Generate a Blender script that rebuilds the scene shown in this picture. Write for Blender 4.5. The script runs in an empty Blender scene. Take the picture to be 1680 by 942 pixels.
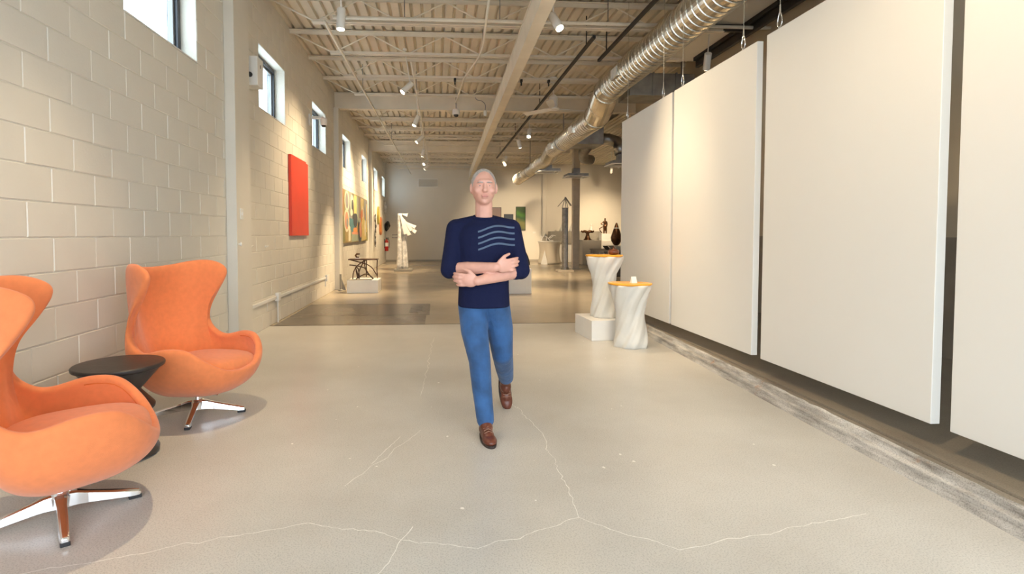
import bpy, math, random
from mathutils import Vector, Matrix
import numpy as np
random.seed(7)
S = bpy.context.scene
C = S.collection
PI = math.pi

# ------------------------------------------------------------------ camera
FPX, PX, PY, VPX, VPY, CAMH = 905.0, 773.0, 420.0, 715.0, 384.0, 1.24
YAW = math.atan((PX - VPX) / FPX)
PITCH = math.atan((PY - VPY) / FPX)
cd = bpy.data.cameras.new('camera')
cam = bpy.data.objects.new('camera', cd)
C.objects.link(cam)
cd.sensor_width = 36.0
cd.sensor_fit = 'HORIZONTAL'
cd.lens = FPX / 1680 * 36
cd.shift_x = (840 - PX) / 1680
cd.shift_y = -(471 - PY) / 1680
cd.clip_start = 0.05
cd.clip_end = 300
cam.location = (0, 0, CAMH)
cam.rotation_euler = (PI / 2 - PITCH, 0, -YAW)
S.camera = cam

# ------------------------------------------------------------------ world and view
W = bpy.data.worlds.new('overcast_sky')
S.world = W
W.use_nodes = True
bg = W.node_tree.nodes['Background']
bg.inputs[0].default_value = (0.80, 0.91, 1.0, 1)
bg.inputs[1].default_value = 7.4
S.view_settings.view_transform = 'Standard'
S.view_settings.look = 'None'
S.view_settings.gamma = 1
S.view_settings.use_curve_mapping = False
S.view_settings.exposure = 0.0
WARM = (1.0, 0.76, 0.47)
SPOT_W = 330.0


def portal(loc, rot, sx, sy, name='window_daylight_portal'):
    l = bpy.data.lights.new(name, 'AREA')
    l.shape = 'RECTANGLE'
    l.size = sx
    l.size_y = sy
    l.cycles.is_portal = True
    o = bpy.data.objects.new(name, l)
    C.objects.link(o)
    o.location = loc
    o.rotation_euler = rot


portal((1.15, -2.55, 1.72), (PI / 2, 0, 0), 6.6, 3.4, 'daylight_front_offscreen')

# ------------------------------------------------------------------ materials
MATS = {}


def mat(name, col, rough=0.6, metal=0.0, var=0.0, vscale=6.0, bump=0.0, bscale=80.0, spec=0.5, emit=None, estr=0.0, col2=None, sheen=0.0):
    if name in MATS:
        return MATS[name]
    m = bpy.data.materials.new(name)
    m.use_nodes = True
    nt = m.node_tree
    b = nt.nodes['Principled BSDF']
    b.inputs['Base Color'].default_value = (*col, 1)
    b.inputs['Roughness'].default_value = rough
    b.inputs['Metallic'].default_value = metal
    b.inputs['Specular IOR Level'].default_value = spec
    if sheen:
        b.inputs['Sheen Weight'].default_value = sheen
    if emit:
        b.inputs['Emission Color'].default_value = (*emit, 1)
        b.inputs['Emission Strength'].default_value = estr
    tc = nt.nodes.new('ShaderNodeTexCoord')
    if var > 0 or col2:
        n = nt.nodes.new('ShaderNodeTexNoise')
        n.inputs['Scale'].default_value = vscale
        n.inputs['Detail'].default_value = 6
        nt.links.new(tc.outputs['Object'], n.inputs['Vector'])
        r = nt.nodes.new('ShaderNodeValToRGB')
        c2 = col2 or tuple(c * (1 - var) for c in col)
        c1 = col if col2 else tuple(min(1, c * (1 + var * 0.5)) for c in col)
        r.color_ramp.elements[0].position = 0.33
        r.color_ramp.elements[1].position = 0.67
        r.color_ramp.elements[0].color = (*c2, 1)
        r.color_ramp.elements[1].color = (*c1, 1)
        nt.links.new(n.outputs['Fac'], r.inputs['Fac'])
        nt.links.new(r.outputs['Color'], b.inputs['Base Color'])
    if bump > 0:
        n2 = nt.nodes.new('ShaderNodeTexNoise')
        n2.inputs['Scale'].default_value = bscale
        n2.inputs['Detail'].default_value = 4
        nt.links.new(tc.outputs['Object'], n2.inputs['Vector'])
        bp = nt.nodes.new('ShaderNodeBump')
        bp.inputs['Strength'].default_value = bump
        bp.inputs['Distance'].default_value = 0.01
        nt.links.new(n2.outputs['Fac'], bp.inputs['Height'])
        nt.links.new(bp.outputs['Normal'], b.inputs['Normal'])
    MATS[name] = m
    return m


def concrete(name, base, dark, rough, speck=0.5):
    m = mat(name, base, rough)
    nt = m.node_tree
    L = nt.links.new
    b = nt.nodes['Principled BSDF']
    tc = nt.nodes.new('ShaderNodeTexCoord')
    big = nt.nodes.new('ShaderNodeTexNoise')
    big.inputs['Scale'].default_value = 0.9
    big.inputs['Detail'].default_value = 8
    big.inputs['Roughness'].default_value = 0.62
    L(tc.outputs['Object'], big.inputs['Vector'])
    r = nt.nodes.new('ShaderNodeValToRGB')
    r.color_ramp.elements[0].position = 0.3
    r.color_ramp.elements[1].position = 0.62
    r.color_ramp.elements[0].color = (*dark, 1)
    r.color_ramp.elements[1].color = (*base, 1)
    L(big.outputs['Fac'], r.inputs['Fac'])
    fine = nt.nodes.new('ShaderNodeTexNoise')
    fine.inputs['Scale'].default_value = 150
    fine.inputs['Detail'].default_value = 3
    L(tc.outputs['Object'], fine.inputs['Vector'])
    r2 = nt.nodes.new('ShaderNodeValToRGB')
    r2.color_ramp.elements[0].position = 0.34
    r2.color_ramp.elements[1].position = 0.52
    k = 1 - speck * 0.5
    r2.color_ramp.elements[0].color = (k, k, k, 1)
    r2.color_ramp.elements[1].color = (1, 1, 1, 1)
    L(fine.outputs['Fac'], r2.inputs['Fac'])
    mx = nt.nodes.new('ShaderNodeMix')
    mx.data_type = 'RGBA'
    mx.blend_type = 'MULTIPLY'
    mx.inputs[0].default_value = 1
    L(r.outputs['Color'], mx.inputs[6])
    L(r2.outputs['Color'], mx.inputs[7])
    L(mx.outputs[2], b.inputs['Base Color'])
    rr = nt.nodes.new('ShaderNodeMapRange')
    rr.inputs['To Min'].default_value = rough - 0.04
    rr.inputs['To Max'].default_value = rough + 0.05
    L(big.outputs['Fac'], rr.inputs['Value'])
    L(rr.outputs['Result'], b.inputs['Roughness'])
    return m


def glass_mat():
    m = bpy.data.materials.new('window_glass')
    m.use_nodes = True
    nt = m.node_tree
    nt.nodes.clear()
    out = nt.nodes.new('ShaderNodeOutputMaterial')
    mx = nt.nodes.new('ShaderNodeMixShader')
    mx.inputs[0].default_value = 0.07
    tr = nt.nodes.new('ShaderNodeBsdfTransparent')
    tr.inputs[0].default_value = (0.93, 0.97, 0.98, 1)
    gl = nt.nodes.new('ShaderNodeBsdfGlossy')
    gl.inputs['Roughness'].default_value = 0.02
    nt.links.new(tr.outputs[0], mx.inputs[1])
    nt.links.new(gl.outputs[0], mx.inputs[2])
    nt.links.new(mx.outputs[0], out.inputs[0])
    return m


PAINT = mat('cream_block_paint', (0.74, 0.70, 0.62), 0.62, var=0.05, vscale=1.3, bump=0.12, bscale=60)
MORTAR = mat('painted_mortar', (0.70, 0.66, 0.58), 0.75, bump=0.3, bscale=90)
DRYWALL = mat('warm_white_wall_paint', (0.78, 0.74, 0.67), 0.7, var=0.04, vscale=0.7)
TANWALL = mat('tan_wall_paint', (0.56, 0.48, 0.36), 0.7, var=0.06, vscale=1.0)
LOWERWALL = mat('brown_grey_lower_wall', (0.30, 0.26, 0.21), 0.6, var=0.1)
CEIL = mat('cream_painted_steel', (0.82, 0.75, 0.63), 0.55, var=0.08, vscale=2.5)
CEILD = mat('cream_painted_deck', (0.76, 0.68, 0.55), 0.6, var=0.12, vscale=1.5)
ROOFM = mat('grey_roof_board', (0.45, 0.44, 0.42), 0.9)
WHITEP = mat('white_panel_paint', (0.82, 0.81, 0.78), 0.55, var=0.015, vscale=1.2)
WHITE = mat('white_paint', (0.82, 0.81, 0.78), 0.5, var=0.03)
WHITEM = mat('white_metal', (0.82, 0.80, 0.76), 0.35)
FLOORN = concrete('ground_light_concrete', (0.66, 0.64, 0.60), (0.55, 0.525, 0.48), 0.30)
FLOORF = concrete('polished_brown_concrete', (0.50, 0.42, 0.31), (0.42, 0.35, 0.255), 0.2, 0.3)
TRENCH = concrete('dark_infill_concrete', (0.23, 0.19, 0.145), (0.165, 0.135, 0.105), 0.25, 0.4)
PLAT = concrete('dark_platform_concrete', (0.30, 0.26, 0.205), (0.21, 0.175, 0.14), 0.42, 0.5)
ORANGE = mat('orange_wool_upholstery', (0.80, 0.23, 0.075), 0.85, var=0.06, vscale=30, bump=0.25, bscale=500, sheen=0.25)
ORANGED = mat('orange_piping', (0.70, 0.16, 0.03), 0.85)
CHROME = mat('polished_aluminium', (0.86, 0.87, 0.89), 0.14, 1.0)
RUBBER = mat('black_rubber', (0.02, 0.02, 0.022), 0.6)
BLACKW = mat('black_stained_wood', (0.035, 0.028, 0.026), 0.42, var=0.25, vscale=12, bump=0.1, bscale=40)
BLACKM = mat('black_metal', (0.02, 0.018, 0.017), 0.5)
DARKFR = mat('dark_bronze_window_frame', (0.045, 0.048, 0.055), 0.35, 0.3)
SASH = mat('grey_aluminium_sash', (0.28, 0.285, 0.29), 0.35, 0.2)
GLASS = glass_mat()
GALV = mat('galvanised_spiral_steel', (0.78, 0.75, 0.68), 0.27, 1.0, var=0.16, vscale=5, bump=0.05, bscale=14)
GALVD = mat('dull_galvanised_sheet', (0.34, 0.34, 0.34), 0.42, 1.0, var=0.3, vscale=4)
STEELC = mat('grey_painted_column', (0.55, 0.48, 0.40), 0.5, var=0.1)
RED = mat('red_lacquer', (0.80, 0.055, 0.022), 0.4, var=0.06, vscale=3)
AMBER = mat('amber_resin', (0.95, 0.43, 0.035), 0.22, var=0.08, vscale=12)
PLASTER = mat('white_draped_plaster', (0.72, 0.71, 0.67), 0.5, var=0.06, vscale=6, bump=0.15, bscale=30)
TWIG = mat('rusty_brown_twig_metal', (0.10, 0.045, 0.022), 0.5, var=0.3, vscale=20)
BRONZE = mat('dark_bronze', (0.12, 0.055, 0.025), 0.32, 0.7, var=0.3, vscale=18)
BIRCH = mat('silver_grey_bark', (0.76, 0.74, 0.72), 0.5, var=0.35, vscale=11, bump=0.3, bscale=25)
IRON = mat('dark_grey_steel', (0.24, 0.225, 0.21), 0.38, 0.6, var=0.35, vscale=9)
GREYC = mat('charcoal_counter', (0.065, 0.058, 0.055), 0.55, var=0.12)
STONE = mat('grey_stone_shelf', (0.30, 0.28, 0.245), 0.7, var=0.1)
CLOTHW = mat('beige_stretch_cloth', (0.58, 0.52, 0.43), 0.8)
LENS = mat('warm_lamp_lens', (1, 0.9, 0.7), 0.3, emit=(1.0, 0.83, 0.55), estr=45)
CRACK = mat('pale_crack_filler', (0.92, 0.90, 0.86), 0.4)
JOINT = mat('dark_floor_joint', (0.05, 0.04, 0.03), 0.8)
PAVE = mat('outdoor_pavement', (0.42, 0.42, 0.41), 0.8, var=0.1)


# ------------------------------------------------------------------ geometry helpers
class G:
    def __init__(s):
        s.v = []
        s.f = []
        s.mi = []

    def add(s, v, f, mi=0):
        o = len(s.v)
        s.v += [tuple(map(float, p)) for p in v]
        s.f += [tuple(i + o for i in q) for q in f]
        s.mi += [mi] * len(f)
        return s

    def box(s, x0, x1, y0, y1, z0, z1, mi=0):
        return s.add([(x0, y0, z0), (x1, y0, z0), (x1, y1, z0), (x0, y1, z0), (x0, y0, z1), (x1, y0, z1), (x1, y1, z1), (x0, y1, z1)],
                     [(0, 3, 2, 1), (4, 5, 6, 7), (0, 1, 5, 4), (1, 2, 6, 5), (2, 3, 7, 6), (3, 0, 4, 7)], mi)

    def obox(s, c, ax, ay, az, mi=0):
        """box round centre c with half-axis vectors"""
        c, ax, ay, az = map(Vector, (c, ax, ay, az))
        v = [c + sx * ax + sy * ay + sz * az for sz in (-1, 1) for sx, sy in ((-1, -1), (1, -1), (1, 1), (-1, 1))]
        return s.add(v, [(0, 3, 2, 1), (4, 5, 6, 7), (0, 1, 5, 4), (1, 2, 6, 5), (2, 3, 7, 6), (3, 0, 4, 7)], mi)

    def rings(s, rs, cap=True, mi=0, closed=False):
        n = len(rs[0])
        v = [p for r in rs for p in r]
        f = []
        m = len(rs)
        for i in range(m if closed else m - 1):
            a, b = i * n, ((i + 1) % m) * n
            for j in range(n):
                f.append((a + j, a + (j + 1) % n, b + (j + 1) % n, b + j))
        if cap and not closed:
            f.append(tuple(reversed(range(n))))
            f.append(tuple((m - 1) * n + j for j in range(n)))
        return s.add(v, f, mi)

    def tube(s, pts, r, n=8, mi=0, closed=False, cap=True):
        pts = [Vector(p) for p in pts]
        k = len(pts)
        rr = r if hasattr(r, '__len__') else [r] * k
        rs = []
        pn = None
        for i, p in enumerate(pts):
            if closed:
                t = pts[(i + 1) % k] - pts[i - 1]
            else:
                t = pts[min(i + 1, k - 1)] - pts[max(i - 1, 0)]
            t.normalize()
            if pn is None:
                a = Vector((0, 0, 1)) if abs(t.z) < 0.9 else Vector((1, 0, 0))
                pn = (a - t * a.dot(t)).normalized()
            else:
                pn = pn - t * pn.dot(t)
                pn.normalize()
            b = t.cross(pn)
            rs.append([p + (pn * math.cos(2 * PI * j / n) + b * math.sin(2 * PI * j / n)) * rr[i] for j in range(n)])
        return s.rings(rs, cap, mi, closed)

    def lathe(s, prof, n=24, c=(0, 0), mi=0):
        rs = [[(c[0] + r * math.cos(2 * PI * j / n), c[1] + r * math.sin(2 * PI * j / n), z) for j in range(n)] for r, z in prof]
        return s.rings(rs, True, mi)

    def ell(s, c, r, nu=16, nv=10, rot=None, mi=0):
        v, f = [], []
        c = Vector(c)
        for i in range(1, nv):
            th = PI * i / nv
            for j in range(nu):
                ph = 2 * PI * j / nu
                p = Vector((r[0] * math.sin(th) * math.cos(ph), r[1] * math.sin(th) * math.sin(ph), r[2] * math.cos(th)))
                if rot:
                    p = rot @ p
                v.append(c + p)
        top, bot = Vector((0, 0, r[2])), Vector((0, 0, -r[2]))
        if rot:
            top, bot = rot @ top, rot @ bot
        v += [c + top, c + bot]
        T, B = len(v) - 2, len(v) - 1
        for j in range(nu):
            f.append((T, j, (j + 1) % nu))
            f.append((B, (nv - 2) * nu + (j + 1) % nu, (nv - 2) * nu + j))
        for i in range(nv - 2):
            for j in range(nu):
                f.append((i * nu + j, (i + 1) * nu + j, (i + 1) * nu + (j + 1) % nu, i * nu + (j + 1) % nu))
        return s.add(v, f, mi)

    def chain(s, pts, rad, n=12):
        """tapered capsules through pts, every piece closed (for remeshing)"""
        for p, r in zip(pts, rad):
            s.ell(p, (r, r, r), n, max(6, n * 2 // 3))
        for i in range(len(pts) - 1):
            s.tube([pts[i], pts[i + 1]], [rad[i], rad[i + 1]], n)
        return s


def obj(name, g, m, parent=None, smooth=False, bevel=0.0, sub=0, loc=None, rot=None):
    me = bpy.data.meshes.new(name)
    me.from_pydata(g.v, [], g.f)
    for mm in (m if isinstance(m, (list, tuple)) else [m]):
        me.materials.append(mm)
    if any(g.mi):
        me.polygons.foreach_set('material_index', g.mi)
    if smooth:
        me.polygons.foreach_set('use_smooth', [True] * len(me.polygons))
    me.update()
    o = bpy.data.objects.new(name, me)
    C.objects.link(o)
    if parent:
        o.parent = parent
    if loc:
        o.location = loc
    if rot:
        o.rotation_euler = rot
    if bevel:
        b = o.modifiers.new('bevel', 'BEVEL')
        b.width = bevel
        b.segments = 2
        b.limit_method = 'ANGLE'
    if sub:
        b = o.modifiers.new('subdivision', 'SUBSURF')
        b.levels = sub
        b.render_levels = sub
    return o


def tag(o, label, cat, group=None):
    o['label'] = label
    o['category'] = cat
    if group:
        o['group'] = group
    return o


def thing(name, label, cat, loc=(0, 0, 0), rz=0.0, group=None):
    o = bpy.data.objects.new(name, None)
    o.empty_display_size = 0.1
    C.objects.link(o)
    o.location = loc
    o.rotation_euler = (0, 0, rz)
    return tag(o, label, cat, group)


def struct(o, label=None):
    o['kind'] = 'structure'
    if label:
        o['label'] = label
    return o


def copy_tree(o, parent=None):
    c = o.copy()
    C.objects.link(c)
    c.parent = parent
    for ch in list(o.children):
        copy_tree(ch, c)
    return c


def catmull(pts, n):
    pts = [np.array(p, float) for p in pts]
    P = [2 * pts[0] - pts[1]] + pts + [2 * pts[-1] - pts[-2]]
    out = []
    for i in range(1, len(P) - 2):
        for k in range(n):
            t = k / n
            a, b, c, d = P[i - 1], P[i], P[i + 1], P[i + 2]
            out.append(0.5 * (2 * b + (c - a) * t + (2 * a - 5 * b + 4 * c - d) * t * t + (3 * b - a - 3 * c + d) * t ** 3))
    out.append(pts[-1])
    return out


# ================================================================== SETTING
XL, XR, YF, YB, ZC = -2.24, 4.6, -2.55, 25.0, 4.40
XR2, YR = 9.6, 12.9
BL, BH = 0.4064, 0.2032

# ---- left block wall
def k2y(k):
    return 3.38 + BL * k


WINS = [(k2y(2), k2y(5)), (k2y(9.5), k2y(12.5)), (k2y(17), k2y(20)), (k2y(25), k2y(28)), (k2y(33.5), k2y(36.5)), (k2y(41.5), k2y(44.5)), (k2y(49), k2y(52))]
WZ0, WZ1 = 14 * BH, 18 * BH
g = G()
g.box(XL - .25, XL, YF, YB, 0, WZ0)
g.box(XL - .25, XL, YF, YB, WZ1, ZC + .08)
ys = [YF] + [y for w in WINS for y in w] + [YB]
for i in range(0, len(ys), 2):
    g.box(XL - .25, XL, ys[i], ys[i + 1], WZ0, WZ1)
wall_left = struct(obj('wall_left', g, MORTAR), 'cream painted concrete block wall with high square windows')
PIL = [(6.08, 6.55), (12.4, 12.85), (18.7, 19.1)]
blocks = []
for row in range(22):
    off = 0.0 if row % 2 == 1 else BL / 2
    segs = []
    edges = [YF] + [y for p in PIL for y in p] + [YB]
    for i in range(0, len(edges), 2):
        segs.append((edges[i], edges[i + 1]))
    if 14 <= row < 18:
        for w in WINS:
            ns = []
            for a, b in segs:
                if w[1] <= a or w[0] >= b:
                    ns.append((a, b))
                else:
                    if w[0] > a:
                        ns.append((a, w[0]))
                    if w[1] < b:
                        ns.append((w[1], b))
            segs = ns
    for a, b in segs:
        k = math.floor((a - 3.38 - off) / BL)
        while True:
            y0 = 3.38 + off + k * BL
            y1 = y0 + BL
            k += 1
            if y0 >= b - .01:
                break
            y0, y1 = max(a, y0), min(b, y1)
            if y1 - y0 > .03:
                blocks.append((y0, y1, row))


def block_mesh(g, y0, y1, z0, z1, d):
    j, c = .0038, .0035
    q = [(y0 + j, z0 + j), (y1 - j, z0 + j), (y1 - j, z1 - j), (y0 + j, z1 - j)]
    q2 = [(y0 + j + c, z0 + j + c), (y1 - j - c, z0 + j + c), (y1 - j - c, z1 - j - c), (y0 + j + c, z1 - j - c)]
    g.add([(0, *p) for p in q] + [(d, *p) for p in q2], [(4, 5, 6, 7), (0, 1, 5, 4), (1, 2, 6, 5), (2, 3, 7, 6), (3, 0, 4, 7)])


inview = [b for b in blocks if b[0] > 2.35 and b[2] * BH < 1.3 + .47 * b[1]]
inview.sort(key=lambda b: b[0])
near = set(inview[:300])
rest = G()
cache = {}
for b in blocks:
    y0, y1, row = b
    d = .0035 + random.random() * .0025
    if b in near:
        w = round(y1 - y0, 3)
        key = (w, random.randrange(3))
        if key not in cache:
            gg = G()
            block_mesh(gg, -w / 2, w / 2, 0, BH, .0032 + .0014 * key[1])
            me = bpy.data.meshes.new('block')
            me.from_pydata(gg.v, [], gg.f)
            me.materials.append(PAINT)
            cache[key] = me
        o = bpy.data.objects.new('block', cache[key])
        C.objects.link(o)
        o.parent = wall_left
        o.location = (XL, (y0 + y1) / 2, row * BH)
    else:
        gg = G()
        block_mesh(gg, y0, y1, row * BH, (row + 1) * BH, d)
        rest.add([(XL + p[0], p[1], p[2]) for p in gg.v], gg.f)
o = obj('block_courses', rest, PAINT, wall_left)
o['kind'] = 'stuff'

# pilasters
for i, (a, b) in enumerate(PIL):
    g = G().box(XL, XL + .11, a, b, 0, 4.02)
    struct(obj('trim_%d' % (i + 1), g, PAINT, bevel=.006), 'cream painted pilaster standing out from the block wall')

# windows
for i, (a, b) in enumerate(WINS):
    e = bpy.data.objects.new('window_%d' % (i + 1), None)
    C.objects.link(e)
    struct(e)
    e.location = (XL - .19, (a + b) / 2, WZ0)
    hw, h = (b - a) / 2, WZ1 - WZ0
    t = .055
    for (y0, y1, z0, z1) in ((-hw, hw, 0, t), (-hw, hw, h - t, h), (-hw, -hw + t, t, h - t), (hw - t, hw, t, h - t)):
        obj('frame_bar', G().box(-.05, .05, y0, y1, z0, z1), DARKFR, e, bevel=.004)
    u = t + .03
    for (y0, y1, z0, z1) in ((-hw + t, hw - t, t, u), (-hw + t, hw - t, h - u, h - t), (-hw + t, -hw + u, u, h - u), (hw - u, hw - t, u, h - u)):
        obj('sash_bar', G().box(-.03, .02, y0, y1, z0, z1), SASH, e, bevel=.003)
    obj('pane', G().box(-.008, -.002, -hw + u, hw - u, u, h - u), GLASS, e)
    obj('window_sill', G().box(.05, .198, -hw, hw, .001, .012), WHITE, e)
    portal((XL - .27, (a + b) / 2, (WZ0 + WZ1) / 2), (PI / 2, 0, -PI / 2), b - a, h)

# ---- floor
def ribbon(g, pts, w, z):
    pts = [Vector((p[0], p[1], z)) for p in pts]
    n = len(pts)
    v = []
    for i, p in enumerate(pts):
        t = (pts[min(i + 1, n - 1)] - pts[max(i - 1, 0)]).normalized()
        s = Vector((-t.y, t.x, 0))
        ww = w * (.5 + .7 * random.random())
        v += [p + s * ww, p - s * ww]
    f = [(2 * i, 2 * i + 1, 2 * i + 3, 2 * i + 2) for i in range(n - 1)]
    g.add(v, f)


def wander(a, b, n, amp):
    a, b = Vector(a), Vector(b)
    pts = [a.lerp(b, i / n) for i in range(n + 1)]
    d = (b - a).normalized()
    s = Vector((-d.y, d.x))
    off = 0
    out = []
    for i, p in enumerate(pts):
        off = off * .82 + random.uniform(-amp, amp)
        k = min(1, 4 * i / n, 4 * (n - i) / n)
        out.append(p + s * off * k)
    return out


floor = struct(obj('floor', G().box(XL - .25, 3.0, YF - .2, 7.55, -.15, 0), FLOORN), 'ground light concrete floor with pale cracks')
obj('slab', G().box(XL - .25, XR2, 7.562, YB + .2, -.15, -.001), FLOORF, floor)
obj('slab', G().box(XL + .05, -.15, 7.575, 8.45, -.02, .001), TRENCH, floor)
obj('slab', G().box(XL + .05, -.10, 8.462, 9.78, -.02, .001), TRENCH, floor)
obj('floor_plate', G().box(-.42, -.22, 8.75, 9.35, 0, .006), IRON, floor, bevel=.003)
obj('floor_joint', G().box(XL, 2.55, 7.545, 7.575, -.02, .0012), JOINT, floor)
obj('floor_joint', G().box(XL + .05, -.1, 8.448, 8.464, -.02, .0014), JOINT, floor)
obj('floor_joint', G().box(XL + .05, -.1, 9.776, 9.792, -.02, .0014), JOINT, floor)
CR = [((-1.3, 2.12), (-.55, 2.36), 16, .02), ((-.55, 2.36), (.16, 2.12), 16, .02), ((.16, 2.12), (.62, 2.33), 12, .02),
      ((.62, 2.33), (.95, 2.06), 10, .015), ((.95, 2.06), (1.9, 2.28), 18, .015), ((.62, 2.33), (.66, 3.35), 20, .02),
      ((.66, 3.35), (.52, 4.15), 14, .025), ((-.12, 4.2), (-.02, 6.6), 22, .03), ((-.45, 2.7), (-.1, 3.45), 14, .015),
      ((-.35, 2.95), (-.22, 3.35), 8, .008), ((-.1, 2.3), (-.28, 1.75), 10, .015), ((-1.3, 2.12), (-2.1, 1.95), 12, .02)]
for a, b, n, amp in CR:
    g = G()
    ribbon(g, wander(a, b, n * 2, amp * .6), .0019, .0012)
    obj('floor_crack', g, CRACK, floor)
g = G()
for i in range(46):
    x, y = random.uniform(-1.0, 2.0), random.uniform(2.3, 6.8)
    a = random.random() * PI
    r = random.uniform(.004, .014)
    g.add([(x + r * math.cos(a + t) * (1 if k % 2 else .5), y + r * math.sin(a + t), .0012) for k, t in enumerate((0, 1.2, 2.4, 3.6, 5))], [(0, 1, 2, 3, 4)])
o = obj('paint_flecks', g, CRACK, floor)
o['kind'] = 'stuff'

# ---- raised platform with the worn kerb
def kx(y):
    return 2.275 + .043 * y


prof = [(0, 0), (.018, .035), (.022, .058), (.05, .066), (.062, .098), (.075, .108), (.105, .112), (.108, .104), (.118, .104), (.122, .119), (.16, .121)]
rows = []
ny = 150
y0, y1 = YF, 8.0
for i in range(ny + 1):
    y = y0 + (y1 - y0) * i / ny
    rows.append([(kx(y) + a + (random.gauss(0, .0022) if 0 < j < 6 else 0), y, b + (random.gauss(0, .0016) if 0 < j < 6 else 0)) for j, (a, b) in enumerate(prof)])
np_ = len(prof)
g = G()
g.add([p for r in rows for p in r], [])
for i in range(ny):
    for j in range(np_ - 1):
        g.f.append((i * np_ + j, i * np_ + j + 1, (i + 1) * np_ + j + 1, (i + 1) * np_ + j))
        g.mi.append(1 if j >= 5 else 0)
KERB = concrete('worn_grey_kerb', (0.66, 0.64, 0.61), (0.20, 0.18, 0.16), 0.7, 0.7)
nt = KERB.node_tree
for n in list(nt.nodes):
    if n.type == 'TEX_NOISE' and n.inputs['Scale'].default_value < 2:
        n.inputs['Scale'].default_value = 11
        _mp = nt.nodes.new('ShaderNodeMapping'); _mp.inputs['Scale'].default_value = (1, .22, 1.6)
        nt.links.new(n.inputs['Vector'].links[0].from_socket, _mp.inputs['Vector']); nt.links.new(_mp.outputs['Vector'], n.inputs['Vector'])
# rust stains in the kerb
_n = nt.nodes.new('ShaderNodeTexNoise'); _n.inputs['Scale'].default_value = 4.3; _n.inputs['Detail'].default_value = 5
_t = nt.nodes.new('ShaderNodeTexCoord'); nt.links.new(_t.outputs['Object'], _n.inputs['Vector'])
_r = nt.nodes.new('ShaderNodeValToRGB'); _r.color_ramp.elements[0].position = .62; _r.color_ramp.elements[1].position = .70
nt.links.new(_n.outputs['Fac'], _r.inputs['Fac'])
_m = nt.nodes.new('ShaderNodeMix'); _m.data_type = 'RGBA'
nt.links.new(_r.outputs['Color'], _m.inputs[0])
_b = nt.nodes['Principled BSDF']; _src = _b.inputs['Base Color'].links[0].from_socket
nt.links.new(_src, _m.inputs[6]); _m.inputs[7].default_value = (.42, .20, .08, 1)
nt.links.new(_m.outputs[2], _b.inputs['Base Color'])
g2 = G()
yy = [y0, y1]
g2.add([(kx(y0) + .16, y0, .121), (XR, y0, .121), (XR, y1, .121), (kx(y1) + .16, y1, .121), (kx(y0) + .16, y0, 0), (XR, y0, 0), (XR, y1, 0), (kx(y1) + .16, y1, 0)],
       [(0, 1, 2, 3), (4, 5, 1, 0), (6, 7, 3, 2), (5, 6, 2, 1)])
platform = struct(obj('platform', g2, PLAT), 'raised dark concrete platform under the hanging panels')
obj('kerb', g, [KERB, PLAT], platform, smooth=False)['label'] = 'worn chipped kerb with rust stains'

# ---- other walls
FW = G().box(XL, XR2, YB, YB + .2, 0, ZC + .1)
wall_back = struct(obj('wall_back', FW, DRYWALL), 'warm white wall at the far end of the gallery')
g = G().box(XR, XR + .2, YF, YR, 1.21, ZC + .1)
wall_right = struct(obj('wall_right', g, TANWALL), 'tan wall behind the hanging panels')
obj('lower_wall', G().box(XR - .012, XR + .2, YF, YR, 0, 1.21), LOWERWALL, wall_right)  # darker brown grey band over the lower part of the wall
struct(obj('wall_return', G().box(XR + .2, XR2, YR - .2, YR, 0, ZC + .1), DRYWALL))
struct(obj('wall_side', G().box(XR2, XR2 + .2, YR - .2, YB + .2, 0, ZC + .1), DRYWALL))
g = G()
g.box(XL - .25, XR + .2, YF - .2, YF, 3.45, ZC + .1)
g.box(XL - .25, XL + .05, YF - .2, YF, 0, 3.45)
g.box(XR - .2, XR + .2, YF - .2, YF, 0, 3.45)
struct(obj('wall_front', g, DRYWALL))
struct(obj('ground', G().box(-30, 30, -40, YF - .2, -.2, -.02), PAVE))

# grey baseboard strip at the far wall
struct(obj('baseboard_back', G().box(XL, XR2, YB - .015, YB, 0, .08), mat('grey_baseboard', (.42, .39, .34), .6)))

# ---- ceiling deck: ribs running down the room
def deck(x0, x1, y0, y1):
    g = G()
    per = .1524
    pr_ = []
    x = x0
    while x < x1:
        pr_ += [(x, 0), (x + .1, 0), (x + .112, .042), (x + .140, .042)]
        x += per
    n = len(pr_)
    v = [(a, y, ZC + b) for y in (y0, y1) for a, b in pr_]
    f = [(j, j + 1, n + j + 1, n + j) for j in range(n - 1)]
    g.add(v, f)
    return g


ceil = struct(obj('ceiling', deck(XL - .05, XR + .1, YF, YB), CEILD), 'cream painted ribbed steel roof deck')
obj('deck', deck(XR + .25, XR2, YR - .2, YB), CEILD, ceil)
obj('roof', G().box(XL - .3, XR2 + .3, YF - .3, YB + .3, ZC + .1, ZC + .2), ROOFM, ceil)

# cross beams
BEAMS = [6.27, 12.6, 18.85]
for i, y in enumerate(BEAMS):
    b = thing('cross_beam', ['cream steel cross beam resting on the pilaster with the wall switch', 'cream steel cross beam just behind the ceiling fan', 'cream steel cross beam above the far end of the abstract painting'][i], 'beam', (0, y, 4.02), 0, 'cross beams')
    obj('web', G().box(XL, XR, -.05, .05, .012, .345), CEIL, b)
    obj('flange', G().box(XL, XR, -.085, .085, 0, .014), CEIL, b, bevel=.002)
    obj('flange', G().box(XL, XR, -.085, .085, .345, .36), CEIL, b, bevel=.002)

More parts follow.
